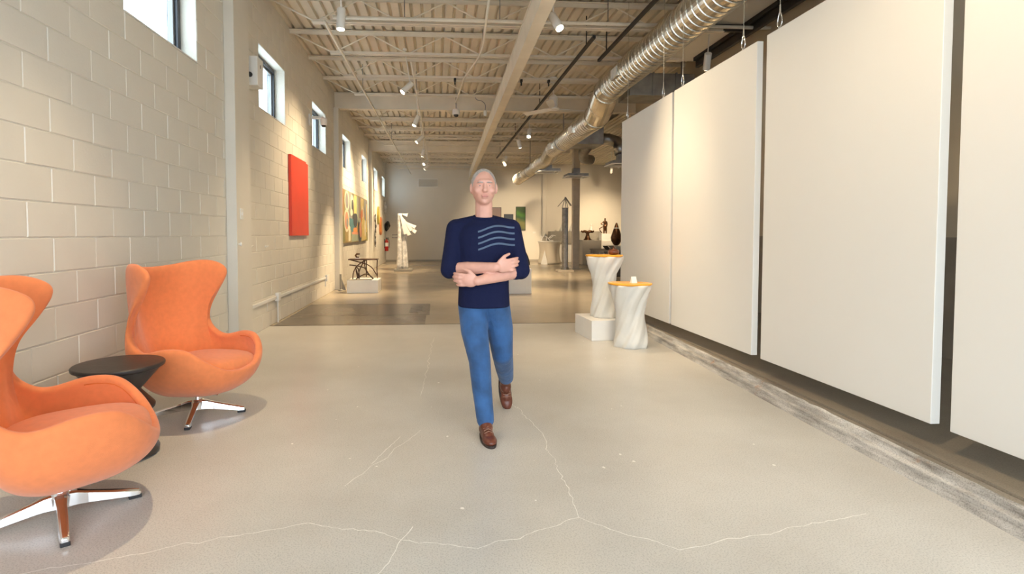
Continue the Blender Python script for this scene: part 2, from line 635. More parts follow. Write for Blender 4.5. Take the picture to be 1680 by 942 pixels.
# open web joists
def joist(y, label):
    t = thing('steel_joist', label, 'joist', (0, y, 4.03), 0, 'open web roof joists')
    zt = .345
    for s in (-1, 1):
        obj('top_chord', G().box(XL, XR, s * .012 + (-.045 if s < 0 else 0), s * .012 + (.045 if s > 0 else 0), zt - .006, zt + .006).box(XL, XR, s * .012 - .003, s * .012 + .003, zt - .05, zt), CEIL, t)
        obj('bottom_chord', G().box(XL + .62, XR - .62, s * .012 + (-.04 if s < 0 else 0), s * .012 + (.04 if s > 0 else 0), 0, .008).box(XL + .62, XR - .62, s * .012 - .003, s * .012 + .003, 0, .045), CEIL, t)
    nodes = [(XL + .04, zt - .03), (XL + .66, .02)]
    x = XL + .66
    step = .575
    k = 0
    while x + step < XR - .66:
        x += step
        nodes.append((x, zt - .03 if k % 2 == 0 else .02))
        k += 1
    nodes.append((XR - .04, zt - .03))
    me = None
    for a, b in zip(nodes, nodes[1:]):
        obj('web_bar', G().tube([(a[0], 0, a[1]), (b[0], 0, b[1])], .011, 6), CEIL, t)
    return t


for bi, (a, n) in enumerate(((6.27, 4), (12.6, 4), (18.85, 4))):
    for k in range(n):
        joist(a + 1.262 * (k + 1), '%s cream open web joist %s' % (['first', 'second', 'third', 'fourth'][k], ['beyond the pilaster with the wall switch', 'beyond the cross beam behind the ceiling fan', 'beyond the cross beam over the abstract painting'][bi]))

# main girder running down the room
g = G()
a, b = Vector((1.02, YF, 0)), Vector((1.56, YB, 0))
for w0, w1, z0, z1 in ((-.075, .075, 3.68, 3.70), (-.075, .075, 3.985, 4.005), (-.066, .066, 3.70, 3.985)):
    g.add([(a.x + w0, a.y, z0), (a.x + w1, a.y, z0), (b.x + w1, b.y, z0), (b.x + w0, b.y, z0), (a.x + w0, a.y, z1), (a.x + w1, a.y, z1), (b.x + w1, b.y, z1), (b.x + w0, b.y, z1)],
          [(0, 3, 2, 1), (4, 5, 6, 7), (0, 1, 5, 4), (1, 2, 6, 5), (2, 3, 7, 6), (3, 0, 4, 7)])
tag(obj('girder', g, CEIL), 'long cream boxed girder running down the room to the far wall', 'beam')

# soffit at the right and its black beam
struct(obj('soffit', G().box(3.55, XR, YF, 9.2, 4.16, ZC - .002), DRYWALL), 'flat cream soffit beside the duct')
tag(obj('black_beam', G().box(4.30, 4.36, YF + .1, 9.0, 3.99, 4.10).box(4.26, 4.40, YF + .1, 9.0, 4.10, 4.158), BLACKM, bevel=.004), 'black steel rail fixed under the soffit behind the panels', 'rail')
tag(obj('black_beam', G().box(3.2, 4.28, 7.55, 7.60, 4.06, 4.158), BLACKM, bevel=.004), 'short black cross rail joining the long rail beside the duct', 'rail')

# ================================================================== LARGE OBJECTS
# ---- egg chairs
EGG = [  # rim, upper handle, lower handle
    ((-.385, 0, 1.02), (-.465, 0, .68), (-.36, 0, .13)),
    ((-.367, .155, 1.03), (-.46, .075, .70), (-.355, .07, .13)),
    ((-.295, .275, 1.048), (-.45, .15, .74), (-.34, .14, .13)),
    ((-.15, .345, 1.05), (-.435, .225, .78), (-.315, .20, .13)),
    ((-.03, .368, .985), (-.42, .29, .78), (-.28, .25, .13)),
    ((-.095, .365, .85), (-.365, .335, .65), (-.24, .30, .13)),
    ((-.18, .352, .71), (-.295, .372, .52), (-.185, .34, .13)),
    ((-.185, .358, .59), (-.225, .405, .44), (-.12, .37, .13)),
    ((-.08, .375, .505), (-.09, .435, .39), (-.02, .39, .13)),
    ((.085, .38, .537), (.08, .44, .39), (.08, .37, .13)),
    ((.23, .34, .528), (.24, .385, .36), (.17, .31, .13)),
    ((.325, .265, .445), (.34, .29, .31), (.23, .23, .13)),
    ((.375, .14, .37), (.39, .15, .27), (.27, .12, .13)),
    ((.385, 0, .35), (.405, 0, .25), (.28, 0, .13))]
POLE = np.array((-.01, 0, .165))


def egg_shell():
    half = catmull([np.concatenate(e) for e in EGG], 3)
    full = half + [h * np.array([1, -1, 1] * 3) for h in reversed(half[1:-1])]
    ts = [.13, .26, .40, .54, .68, .80, .90, 1.0]
    n = len(full)
    v, f = [], []
    for t in ts:
        for h in full:
            R, A, B = h[0:3], h[3:6], h[6:9]
            v.append((1 - t) ** 3 * POLE + 3 * (1 - t) ** 2 * t * B + 3 * (1 - t) * t * t * A + t ** 3 * R)
    v.append(POLE)
    for i in range(len(ts) - 1):
        for j in range(n):
            f.append((i * n + j, i * n + (j + 1) % n, (i + 1) * n + (j + 1) % n, (i + 1) * n + j))
    for j in range(n):
        f.append((len(v) - 1, (j + 1) % n, j))
    return v, f, full


def egg_chair(label, loc, rz, leg_rot):
    t = thing('egg_chair', label, 'armchair', (*loc, 0), rz, 'orange lounge chairs along the block wall')
    v, f, full = egg_shell()
    g = G().add(v, f)
    o = obj('shell', g, ORANGE, t, smooth=True)
    s = o.modifiers.new('thickness', 'SOLIDIFY')
    s.thickness = .05
    s.offset = 1
    s.use_even_offset = False
    o.modifiers.new('subdivision', 'SUBSURF').render_levels = 2
    o.modifiers['subdivision'].levels = 2
    # piping along the inner edge
    P = []

    def sp(h, tt):
        R, A, B = h[0:3], h[3:6], h[6:9]
        return (1 - tt) ** 3 * POLE + 3 * (1 - tt) ** 2 * tt * B + 3 * (1 - tt) * tt * tt * A + tt ** 3 * R
    m = len(full)
    for k in range(m):
        du = sp(full[(k + 1) % m], .93) - sp(full[k - 1], .93)
        dt = sp(full[k], .95) - sp(full[k], .91)
        nn = np.cross(du, dt)
        nn /= np.linalg.norm(nn)
        if k == 0:
            sg = 1 if nn[0] > 0 else -1
        nn *= sg
        P.append(sp(full[k], .93) + nn * .049)
    q = (m + 2) // 2
    obj('piping', G().tube([tuple(P[k % m]) for k in range(27, m - 26)], .0045, 6), ORANGED, o, smooth=True)
    # loose seat cushion
    rs = []
    for z, k in ((.265, .80), (.295, .95), (.33, 1.0), (.375, .985), (.402, .90), (.420, .70), (.430, .35), (.432, .02)):
        ring = []
        for j in range(40):
            a = 2 * PI * j / 40
            ca, sa = math.cos(a), math.sin(a)
            ex = .66
            x = .295 * math.copysign(abs(ca) ** ex, ca) * k + .06
            y = .29 * math.copysign(abs(sa) ** ex, sa) * k
            ring.append((x, y, z + .03 * max(0, x) - .04 * max(0, -x)))
        rs.append(ring)
    obj('seat_cushion', G().rings(rs), ORANGE, t, smooth=True, sub=1)
    # swivel base
    col = obj('column', G().lathe([(.026, .07), (.03, .10), (.03, .20)], 20), CHROME, t, smooth=False)
    obj('hub', G().lathe([(.0, .052), (.04, .055), (.042, .095), (.032, .115), (.0, .115)], 20), CHROME, t)
    obj('lever', G().tube([(.03, .0, .14), (.09, .06, .135), (.11, .07, .13)], .006, 8), CHROME, t)
    for k in range(4):
        a = leg_rot + k * PI / 2
        d = Vector((math.cos(a), math.sin(a), 0))
        s = Vector((-d.y, d.x, 0))
        rs = []
        for r, w, zt, zb in ((.02, .030, .110, .045), (.06, .026, .104, .045), (.10, .022, .090, .040), (.18, .021, .068, .028), (.26, .019, .047, .016), (.298, .017, .038, .014), (.304, .012, .031, .016)):
            p = d * r
            rs.append([p + s * w + Vector((0, 0, zb)), p + s * w * .85 + Vector((0, 0, zt - .006)), p + s * w * .4 + Vector((0, 0, zt)), p - s * w * .4 + Vector((0, 0, zt)), p - s * w * .85 + Vector((0, 0, zt - .006)), p - s * w + Vector((0, 0, zb))])
        leg = obj('leg', G().rings(rs), CHROME, t, bevel=.002)
        p = d * .28
        obj('foot_pad', G().obox(p + Vector((0, 0, .009)), d * .026, s * .017, (0, 0, .009)), RUBBER, leg, bevel=.003)
    return t


egg_chair('orange egg-shaped lounge chair on chrome swivel base beside the pilaster', (-1.63, 3.845), math.radians(-20), math.radians(31))
egg_chair('orange egg-shaped lounge chair standing before the black hourglass side table, away from the pilaster', (-1.645, 2.485), math.radians(29), math.radians(6.5))

# ---- black hourglass side table
t = thing('side_table', 'black turned hourglass side table between the two orange chairs', 'table', (-1.765, 3.17, 0))
obj('body', G().lathe([(.17, 0), (.188, .008), (.192, .03), (.10, .17), (.098, .19), (.172, .262), (.174, .278), (.105, .36), (.105, .372), (.205, .488)], 48), BLACKW, t, smooth=False, bevel=.003)
obj('table_top', G().lathe([(.205, .488), (.226, .500), (.228, .514), (.222, .520), (0.0005, .520)], 48), BLACKW, t, bevel=.002)
for o in t.children:
    o.data.polygons.foreach_set('use_smooth', [len(p.vertices) == 4 for p in o.data.polygons])

# ---- hanging panels
def carabiner(x, y, z):
    pts = []
    for k in range(20):
        a = 2 * PI * k / 20
        w = .026 * (1 - .35 * math.sin(a))
        pts.append((x, y + w * math.cos(a), z + .055 * math.sin(a)))
    return pts


PANELS = [(5.98, 7.62, 'white hanging display panel behind the two draped pedestals', (6.28, 7.47)),
          (4.37, 5.93, 'white hanging display panel next to the one behind the draped pedestals', (4.62, 5.78)),
          (2.71, 4.24, 'white hanging display panel third along from the draped pedestals', (2.95, 4.12)),
          (.95, 2.60, 'white hanging display panel fourth along from the draped pedestals', (1.2, 2.35))]
ZP0, ZP1 = .238, 2.80
for y0, y1, lab, hooks in PANELS:
    t = thing('hanging_panel', lab, 'panel', (2.6, (y0 + y1) / 2, ZP0), 0, 'white hanging panels')
    h = (y1 - y0) / 2
    obj('board', G().box(0, .052, -h, h, 0, ZP1 - ZP0), WHITEP, t, bevel=.003)
    for hy in hooks:
        yy = hy - (y0 + y1) / 2
        zz = ZP1 - ZP0
        obj('eye_bolt', G().tube([(.026, yy + .012 * math.cos(a), zz + .012 + .014 * math.sin(a)) for a in [2 * PI * k / 12 for k in range(12)]], .003, 6, closed=True), CHROME, t, smooth=True)
        ca = obj('carabiner', G().tube(carabiner(.026, yy, zz + .075), .0055, 8, closed=True), CHROME, t, smooth=True)
        obj('wire_clamp', G().tube([(.026, yy - .008, zz + .13), (.026, yy - .003, zz + .19), (.026, yy + .003, zz + .19), (.026, yy + .008, zz + .13)], .0035, 6), CHROME, ca)
        obj('hanging_wire', G().tube([(.026, yy, zz + .125), (.026, yy, ZC - ZP0 - .01)], .0032, 6), GALV, t)

# ---- draped pedestals with amber tops
def draped(label, loc, h, seed, rz, base_r, top_r):
    t = thing('draped_pedestal', label, 'pedestal', loc, rz, 'draped white pedestals')
    rnd = random.Random(seed)
    n = 72
    rs = []
    for i in range(33):
        u = i / 32
        z = u * h
        rr = np.interp(u, [0, .08, .2, .35, .55, .72, .86, .95, 1.0], [base_r * .98, base_r * 1.0, base_r * .93, base_r * .86, base_r * .82, base_r * .92, top_r * .9, top_r * .99, top_r])
        ring = []
        for j in range(n):
            a = 2 * PI * j / n
            tw = a - u * 2.1 + seed
            fold = math.sin(5 * tw) * .5 + math.sin(9 * tw + 1.3) * .35 + math.sin(14 * tw + 2 * u) * .2
            amp = .006 + .016 * abs(u - .45) ** 1 * 2
            ridge = max(0, math.sin(3 * tw)) ** 6 * .016
            r = rr + fold * amp * .8 - ridge * (1 - abs(2 * u - 1) * .4)
            kid = 1 + .07 * math.cos(2 * a + seed) * u + .05 * math.cos(3 * a) * u
            sx = .012 * math.sin(u * PI * 1.4 + seed)
            ring.append((r * kid * math.cos(a) + sx, r * kid * math.sin(a), z))
        rs.append(ring)
    obj('body', G().rings(rs), PLASTER, t, smooth=True)
    sx = .012 * math.sin(PI * 1.4 + seed)
    top = []
    for z, k in ((h - .004, .985), (h, 1.03), (h + .012, 1.045), (h + .018, 1.03), (h + .02, .97), (h + .0205, .02)):
        ring = []
        for j in range(n):
            a = 2 * PI * j / n
            kid = 1 + .07 * math.cos(2 * a + seed) + .05 * math.cos(3 * a)
            dent = -.10 * math.exp(-((a - 5.0) / .22) ** 2) - .03 * math.exp(-((a - 2.0) / .3) ** 2)
            ring.append((top_r * (kid + dent) * k * math.cos(a) + sx, top_r * (kid + dent) * k * math.sin(a), z))
        top.append(ring)
    obj('resin_top', G().rings(top), AMBER, t, smooth=True)
    return t


draped('twisted white draped pedestal with amber top standing on the concrete floor', (2.135, 5.93, 0), .685, 1.0, 0, .182, .212)
draped('taller twisted white draped pedestal with amber top standing on the low white plinth', (2.04, 6.55, .236), .735, 2.3, .8, .158, .205)
e = tag(obj('plinth', G().box(0, .55, 0, .60, 0, .235), WHITE, bevel=.004), 'low white box plinth carrying the taller draped pedestal', 'plinth')
e.location = (1.80, 6.25, 0)
e.rotation_euler = (0, 0, math.radians(4))
t = thing('jar', 'small brown glass jar with lid on the taller draped pedestal', 'jar', (2.13, 6.5, .9925))
BGL = mat('brown_glazed_glass', (.16, .05, .02), .12, var=.4, vscale=30)
obj('bowl', G().lathe([(.04, 0), (.058, .008), (.068, .03), (.062, .052), (.05, .058)], 24), BGL, t, smooth=True)
obj('lid', G().lathe([(.052, .058), (.05, .064), (.02, .070), (.006, .072), (.005, .09), (.008, .096), (.0005, .1)], 20), BGL, t, smooth=True)
t = thing('card_holder', 'small white folded card on the floor-standing draped pedestal', 'card', (2.16, 5.90, .7065), .25)
obj('card', G().add([(-.032, -.022, 0), (.032, -.022, 0), (.03, .0, .068), (-.03, .0, .068), (-.032, .022, 0), (.032, .022, 0)], [(0, 1, 2, 3), (3, 2, 5, 4), (0, 3, 4), (1, 5, 2), (0, 4, 5, 1)]), mat('white_card', (.9, .9, .88), .5), t)

# ---- spiral duct
def spiral(p0, p1, r, seams, name, parent, taper=None):
    p0, p1 = Vector(p0), Vector(p1)
    n = int((p1 - p0).length / .13)
    pts, rad = [], []
    for i in range(n + 1):
        q = p0.lerp(p1, i / n)
        d = (p1 - p0).normalized()
        rr = r if taper is None else r + (taper - r) * i / n
        if 0 < i < n and seams:
            pts += [q - d * .009, q - d * .004, q + d * .004, q + d * .009]
            rad += [rr, rr + .010, rr + .010, rr]
        else:
            pts.append(q)
            rad.append(rr)
    return obj(name, G().tube(pts, rad, 36), GALV, parent, smooth=False)


DX = 3.0
t = thing('spiral_duct', 'long galvanised spiral air duct hung under the ceiling', 'duct', (DX, YF + .3, 3.77))
def L(y, z):
    return (0, y - (YF + .3), z - 3.77)
spiral(L(YF + .3, 3.77), L(9.35, 3.77), .215, True, 'duct_run', t)
obj('elbow', G().tube([L(9.3, 3.77), L(9.5, 3.765), L(9.7, 3.71), L(9.85, 3.61), L(10.0, 3.51), L(10.15, 3.44), L(10.35, 3.42)], [.225, .225, .228, .23, .228, .225, .222], 28), GALV, t)
for y in (9.35, 9.62, 9.92, 10.25):
    z = np.interp(y, [9.3, 9.5, 9.7, 9.85, 10, 10.15, 10.35], [3.77, 3.765, 3.71, 3.61, 3.51, 3.44, 3.42])
    obj('seam_ring', G().tube([L(y - .015, z + .004), L(y + .015, z - .004)], .237, 28), GALV, t)
spiral(L(10.3, 3.42), L(14.1, 3.41), .205, True, 'duct_run', t)
obj('reducer', G().tube([L(14.1, 3.41), L(14.55, 3.30), L(14.7, 3.27)], [.21, .195, .19], 28), GALV, t)
spiral(L(14.65, 3.27), L(20.2, 3.23), .185, True, 'duct_run', t)
obj('end_cap', G().tube([L(20.2, 3.23), L(20.23, 3.23)], [.19, .186], 28), GALV, t)
for y, z, r in ((8.5, 3.77, .215), (11.35, 3.415, .205), (13.45, 3.41, .205), (16.2, 3.26, .185), (18.6, 3.24, .185)):
    g = G()
    c = Vector(L(y, z)) + Vector((-r * .95, 0, -.03))
    g.obox(c, (.035, 0, .0), (0, .16, 0), (0, 0, .085))
    reg = obj('register', g, GALV, t, bevel=.004)
    for q in range(5):
        obj('louvre', G().obox(c + Vector((-.037, -.12 + q * .06, 0)), (.004, 0, 0), (0, .02, 0), (0, 0, .07)), WHITEM, reg)
for y, z, r in ((6.5, 3.77, .222), (12.9, 3.41, .212), (17.5, 3.25, .192)):
    obj('hanger_strap', G().tube([Vector(L(y - .02, z)), Vector(L(y + .02, z))], r, 28).box(-.01, .01, L(y, 0)[1] - .015, L(y, 0)[1] + .015, z - 3.77 + r, ZC - 3.77 - .01), GALVD, t)

# branch ducts and ceiling diffusers off to the right
t = thing('branch_duct', 'dull rectangular branch duct with a round elbow right of the spiral duct', 'duct', (3.7, 13.2, 3.35))
obj('plenum', G().box(-.42, .25, -.35, .45, .0, .45), GALVD, t, bevel=.01)
obj('elbow', G().tube([(.25, .1, .2), (.5, .1, .2), (.68, .0, .12), (.72, -.1, -.02), (.72, -.15, -.2)], .14, 20), GALVD, t, smooth=True)
obj('round_branch', G().tube([(.1, .4, .1), (.1, .9, .0), (.25, 1.4, -.1), (.5, 1.6, -.1)], .13, 20), GALVD, t, smooth=True)
def diffuser(loc, label):
    t = thing('ceiling_diffuser', label, 'air diffuser', loc, 0, 'square air diffusers beside the duct')
    for k, (a, z) in enumerate(((.33, 0), (.24, .02), (.15, .04))):
        obj('cone_ring', G().box(-a, a, -a, -a + .05, z, z + .02).box(-a, a, a - .05, a, z, z + .02).box(-a, -a + .05, -a + .05, a - .05, z, z + .02).box(a - .05, a, -a + .05, a - .05, z, z + .02), WHITEM, t)
    obj('neck', G().box(-.3, .3, -.3, .3, .03, .09).box(-.1, .1, -.1, .1, .09, .26), GALVD, t)
diffuser((4.45, 13.05, 2.88), 'square white air diffuser under the round elbow of the branch duct')
diffuser((3.25, 15.9, 3.02), 'square white air diffuser hung below the narrow end of the spiral duct')
diffuser((4.15, 16.2, 2.92), 'square white air diffuser in front of the grey steel column')
t = thing('square_duct', 'dark square duct stub above the soffit end beside the spiral duct', 'duct', (3.62, 9.36, 3.62))
obj('duct_box', G().box(-.3, .85, 0, .6, 0, .38), GALVD, t, bevel=.01)
for q in (-.2, .75):
    obj('hanger_strap', G().box(q - .01, q + .01, .3, .33, .38, ZC - 3.62 - .001), GALVD, t)
for q in range(3):
    obj('standing_seam', G().box(-.3 + .4 * q, -.27 + .4 * q, -.02, 0, -.01, .39), GALVD, t)

# ---- steel column
t = thing('steel_column', 'brown grey square steel column at the far end beside the dark pillar sculpture', 'column', (4.92, 19.2, 0))
obj('post', G().box(-.12, .12, -.1, .1, .02, ZC), STEELC, t, bevel=.01)
obj('base_plate', G().box(-.17, .17, -.15, .15, 0, .02), STEELC, t)

# ---- lamps
def lamp(mount, head, aim, label, power=None, cone=62, blend=1.0, ln=.24, r=.05, group='white cylinder spotlights', soft=.05, off=''):
    mount, head, aim = Vector(mount), Vector(head), Vector(aim)
    mount.z = 4.16 if mount.x > 3.5 and mount.y < 9.2 else ZC
    end = '_%s_offscreen' % off if off else ''
    t = thing('spotlight' + end, label, 'spotlight', mount, 0, group)
    h = head - mount
    d = (aim - head).normalized()
    obj('canopy', G().lathe([(.03, -.03), (.035, -.02), (.035, 0), (.0005, 0)], 14), WHITEM, t)
    joint = h - d * ln * .3 + Vector((0, 0, .05))
    obj('stem', G().tube([(0, 0, -.02), tuple(joint)], .008, 8), WHITEM, t)
    obj('yoke', G().tube([tuple(joint), tuple(h - d * ln * .15)], .014, 8), WHITEM, t)
    a, b = h - d * ln / 2, h + d * ln / 2
    hd = obj('lamp_head', G().tube([a, a + d * .006, b - d * .01, b], [r * .9, r, r, r * .98], 24), WHITEM, t)
    hd.data.polygons.foreach_set('use_smooth', [len(p.vertices) == 4 for p in hd.data.polygons])
    obj('lens' + end, G().tube([b, b + d * .004], r * .86, 20), LENS, hd)
    l = bpy.data.lights.new('lamp_light' + end, 'SPOT')
    l.energy = SPOT_W if power is None else power
    l.color = WARM
    l.spot_size = math.radians(cone)
    l.spot_blend = blend
    l.shadow_soft_size = soft
    o = bpy.data.objects.new('lamp_light' + end, l)
    C.objects.link(o)
    o.parent = t
    o.location = b + d * .02
    o.rotation_euler = d.to_track_quat('-Z', 'Y').to_euler()
    return t


ZT = 4.0
# left row, aimed at the block wall and its art
lamp((-1.08, 6.5, ZT + .02), (-1.09, 6.58, 3.73), (-1.2, 6.35, 0), 'white spotlight shining straight down, first above the conduit run', cone=80, power=240)
lamp((-.52, 9.6, ZT + .02), (-.48, 9.55, 3.73), (-2.2, 8.9, 1.9), 'white spotlight tilted towards the red wall panel', cone=85, power=330)
lamp((-.42, 12.2, ZT - .02), (-.42, 12.25, 3.72), (-1.8, 11.7, .5), 'white spotlight aimed down at the twig table plinth', cone=46, power=979)
lamp((-.41, 14.6, ZT + .02), (-.41, 14.6, 3.72), (-2.2, 14.3, 2.0), 'white spotlight aimed at the near half of the abstract painting', cone=95, power=650)
lamp((-.38, 17.0, ZT + .02), (-.38, 17.0, 3.72), (-1.09, 18.4, 1.0), 'white spotlight aimed at the bark sculpture', cone=50, power=800)
lamp((-.34, 19.3, ZT - .02), (-.34, 19.3, 3.72), (-2.2, 17.6, 1.8), 'white spotlight aimed at the far half of the abstract painting', cone=95, power=700)
lamp((-.33, 20.6, ZT + .02), (-.33, 20.6, 3.72), (-2.2, 21.6, 1.6), 'white spotlight aimed at the small wall ornaments', cone=90, power=750)
# right row
lamp((1.36, 6.45, ZT + .02), (1.41, 6.5, 3.73), (2.7, 4.4, .2), 'white spotlight beside the girder aimed at the hanging panels', cone=90, power=190, soft=.025)
lamp((2.28, 13.5, ZT), (2.28, 13.45, 3.70), (1.6, 11.3, .4), 'white spotlight aimed down at the round disc sculpture', cone=60, power=979)
lamp((2.27, 15.0, ZT), (2.27, 15.0, 3.70), (3.4, 16.5, 0), 'white spotlight hung behind the ceiling fan on the dark track', cone=75, power=1120)
lamp((2.29, 18.0, ZT), (2.29, 18.0, 3.70), (3.2, 25, 1.8), 'white spotlight aimed at the three far paintings', cone=40, power=1260)
lamp((2.36, 19.1, ZT), (2.36, 19.1, 3.70), (4.6, 23, .8), 'white spotlight aimed at the cloth covered table', cone=50, power=979)
lamp((6.62, 19.6, ZT), (6.62, 19.6, 3.70), (6.2, 25, 1.3), 'white spotlight in the side area aimed at the stone shelf', cone=70, power=700)
lamp((6.80, 21.1, ZT), (6.80, 21.1, 3.70), (7.6, 25, 1.2), 'white spotlight in the side area aimed at the bronze figure', cone=60, power=560)
lamp((3.95, 7.85, ZT + .1), (3.9, 7.8, 3.72), (4.5, 9.6, 1.6), 'white spotlight behind the hanging panels near the short black rail', cone=85, power=480, soft=.03)
# further fixtures of the same rows overhead and behind the viewpoint
lamp((-1.2, 3.4, ZT + .02), (-1.2, 3.3, 3.73), (-1.45, 3.1, 0), 'white spotlight directly above the orange chairs', cone=72, power=200, soft=.04, off='chairs')
lamp((1.3, 2.0, ZT), (1.34, 2.0, 3.72), (2.75, 3.0, .6), 'white spotlight above the walking person aimed at the hanging panels', cone=110, power=150, soft=.025, off='panels')
lamp((1.45, 4.9, ZT), (1.45, 4.9, 3.72), (2.05, 6.3, .5), 'white spotlight aimed at the draped pedestals', cone=75, power=230, off='pedestals')
# ================================================================== ART AND SCULPTURE
# ---- red wall panel
t = thing('wall_art', 'glossy red rectangular wall panel with a stepped upper corner', 'artwork', (XL + .006, 9.16, 1.215))
obj('panel', G().box(0, .045, -.57, .40, 0, 1.24), RED, t, bevel=.004)
obj('panel', G().box(0, .038, .402, .57, 0, 1.22), RED, t, bevel=.004)

# ---- abstract painting (flat print on a thick board)
t = thing('painting', 'wide abstract painting of ochre, teal and white figures on the block wall', 'artwork', (XL + .006, 12.92, 1.03), 0)
PW, PH = 4.9, 1.28
obj('board', G().box(0, .06, 0, PW, 0, PH), mat('brown_canvas_edge', (.16, .09, .045), .7), t)
PC = [mat('paint_' + n, c, .6, var=.15, vscale=7) for n, c in (
    ('ochre', (.42, .30, .10)), ('cream', (.80, .72, .52)), ('teal', (.07, .20, .22)), ('brown', (.20, .10, .05)), ('orange', (.75, .24, .05)), ('grey', (.28, .27, .25)),
    ('olive', (.28, .26, .09)), ('yellow', (.78, .60, .20)), ('salmon', (.66, .28, .16)), ('black', (.04, .045, .05)), ('sage', (.34, .38, .27)), ('mauve', (.30, .22, .20)))]
gp = G()
lay = [0]


def poly(pts, mi):
    lay[0] += 1
    x = .0605 + lay[0] * .00025
    gp.add([(x, a * PW, b * PH) for a, b in pts], [tuple(range(len(pts)))], mi)


def blob(cx, cy, rx, ry, mi, n=18, sq=1.0, hole=None):
    poly([(cx + rx * math.copysign(abs(math.cos(2 * PI * k / n)) ** sq, math.cos(2 * PI * k / n)), cy + ry * math.copysign(abs(math.sin(2 * PI * k / n)) ** sq, math.sin(2 * PI * k / n))) for k in range(n)], mi)


poly([(0, 0), (1, 0), (1, 1), (0, 1)], 0)
for x0, x1, y0, y1, mi in ((0, .06, .5, 1, 8), (0, .1, 0, .5, 6), (.1, .22, .55, 1, 10), (.22, .34, .45, 1, 5), (.34, .40, .35, 1, 9), (.40, .50, .5, .97, 7), (.50, .58, .4, .99, 10), (.58, .70, .45, .98, 11), (.70, .82, .5, .98, 6),
                           (.82, 1, .3, .99, 5), (.22, .48, .12, .48, 2), (.1, .3, 0, .25, 0), (.30, .56, 0, .20, 10), (.56, .70, 0, .34, 5), (.70, .88, 0, .4, 7), (.88, 1, 0, .3, 6), (.92, .96, .2, .9, 7), (.66, .80, .6, .98, 7)):
    poly([(x0, y0), (x1, y0 + .02), (x1 - .005, y1 - .01), (x0 + .01, y1)], mi)
blob(.16, .80, .075, .19, 1); blob(.165, .80, .045, .15, 5)
blob(.15, .42, .085, .22, 1); blob(.155, .42, .055, .17, 8); blob(.17, .38, .03, .09, 5)
poly([(.20, .02), (.27, .03), (.26, .30), (.21, .36)], 1)
blob(.33, .78, .06, .18, 1); blob(.345, .74, .04, .13, 9); blob(.31, .60, .045, .07, 1)
poly([(.42, .55), (.46, .98), (.50, .97), (.49, .55)], 7)
blob(.45, .46, .08, .14, 9, sq=.7); poly([(.43, .26), (.47, .25), (.49, .45), (.42, .45)], 9)
blob(.44, .24, .07, .06, 4, sq=.6); poly([(.32, .16), (.56, .15), (.55, .20), (.32, .21)], 8)
blob(.62, .24, .07, .25, 9, sq=.8); blob(.655, .26, .05, .18, 8, sq=.8); blob(.64, .47, .055, .05, 10, sq=.5)
blob(.74, .55, .09, .18, 4); blob(.76, .62, .04, .2, 1); blob(.78, .35, .09, .2, 7); blob(.73, .64, .03, .1, 4)
poly([(.70, .03), (.92, .04), (.90, .28), (.82, .42), (.74, .35)], 7)
blob(.86, .3, .04, .2, 1)
obj('painted_surface', gp, PC, t)

# ---- small wall ornaments further down the block wall
t = thing('wall_ornament', 'yellow pointed oval plaque high on the block wall', 'wall ornament', (XL + .006, 21.45, 1.95))
gy = [(0, .16 * math.sin(a) * 1.5, .34 * math.cos(a)) for a in [2 * PI * k / 24 for k in range(24)]]
obj('plaque', G().rings([[(0, p[1], p[2]) for p in gy], [(.05, p[1], p[2]) for p in gy], [(.075, p[1] * .7, p[2] * .8) for p in gy]]), mat('mustard_glaze', (.55, .42, .06), .4, var=.3, vscale=6), t)
obj('rim', G().tube([(.055, p[1] * .98, p[2] * .98) for p in gy], .012, 6, closed=True), mat('olive_glaze', (.18, .17, .05), .5), t)
t = thing('wall_ornament', 'rounded terracotta orange plaque below the yellow oval', 'wall ornament', (XL + .006, 22.35, 1.56))
gy = [(.33 * math.copysign(abs(math.cos(a)) ** .5, math.cos(a)), .36 * math.copysign(abs(math.sin(a)) ** .7, math.sin(a))) for a in [2 * PI * k / 28 for k in range(28)]]
obj('plaque', G().rings([[(0, p[0], p[1]) for p in gy], [(.05, p[0], p[1]) for p in gy], [(.07, p[0] * .85, p[1] * .88) for p in gy]]), mat('terracotta_glaze', (.50, .16, .045), .5, var=.2, vscale=8), t)
obj('inlay', G().rings([[(.07, p[0] * .5, p[1] * .6) for p in gy], [(.078, p[0] * .45, p[1] * .55) for p in gy]]), mat('ochre_inlay', (.45, .25, .06), .5), t)
t = thing('wall_ornament', 'trailing dark metal vine of discs on the block wall', 'wall ornament', (XL + .006, 20.3, .82))
rv = random.Random(4)
pts = [(.03, rv.uniform(-.12, .12), .1 * k) for k in range(12)]
obj('stem', G().tube([tuple(p) for p in catmull(pts, 4)], .012, 6), IRON, t)
for k, p in enumerate(pts):
    a = rv.uniform(0, PI)
    r = rv.uniform(.05, .10)
    obj('leaf', G().tube([(.05, p[1] + r * math.cos(b), p[2] + r * .7 * math.sin(b)) for b in [2 * PI * q / 10 for q in range(10)]], .016, 6, closed=True), IRON if k % 2 else BIRCH, t)
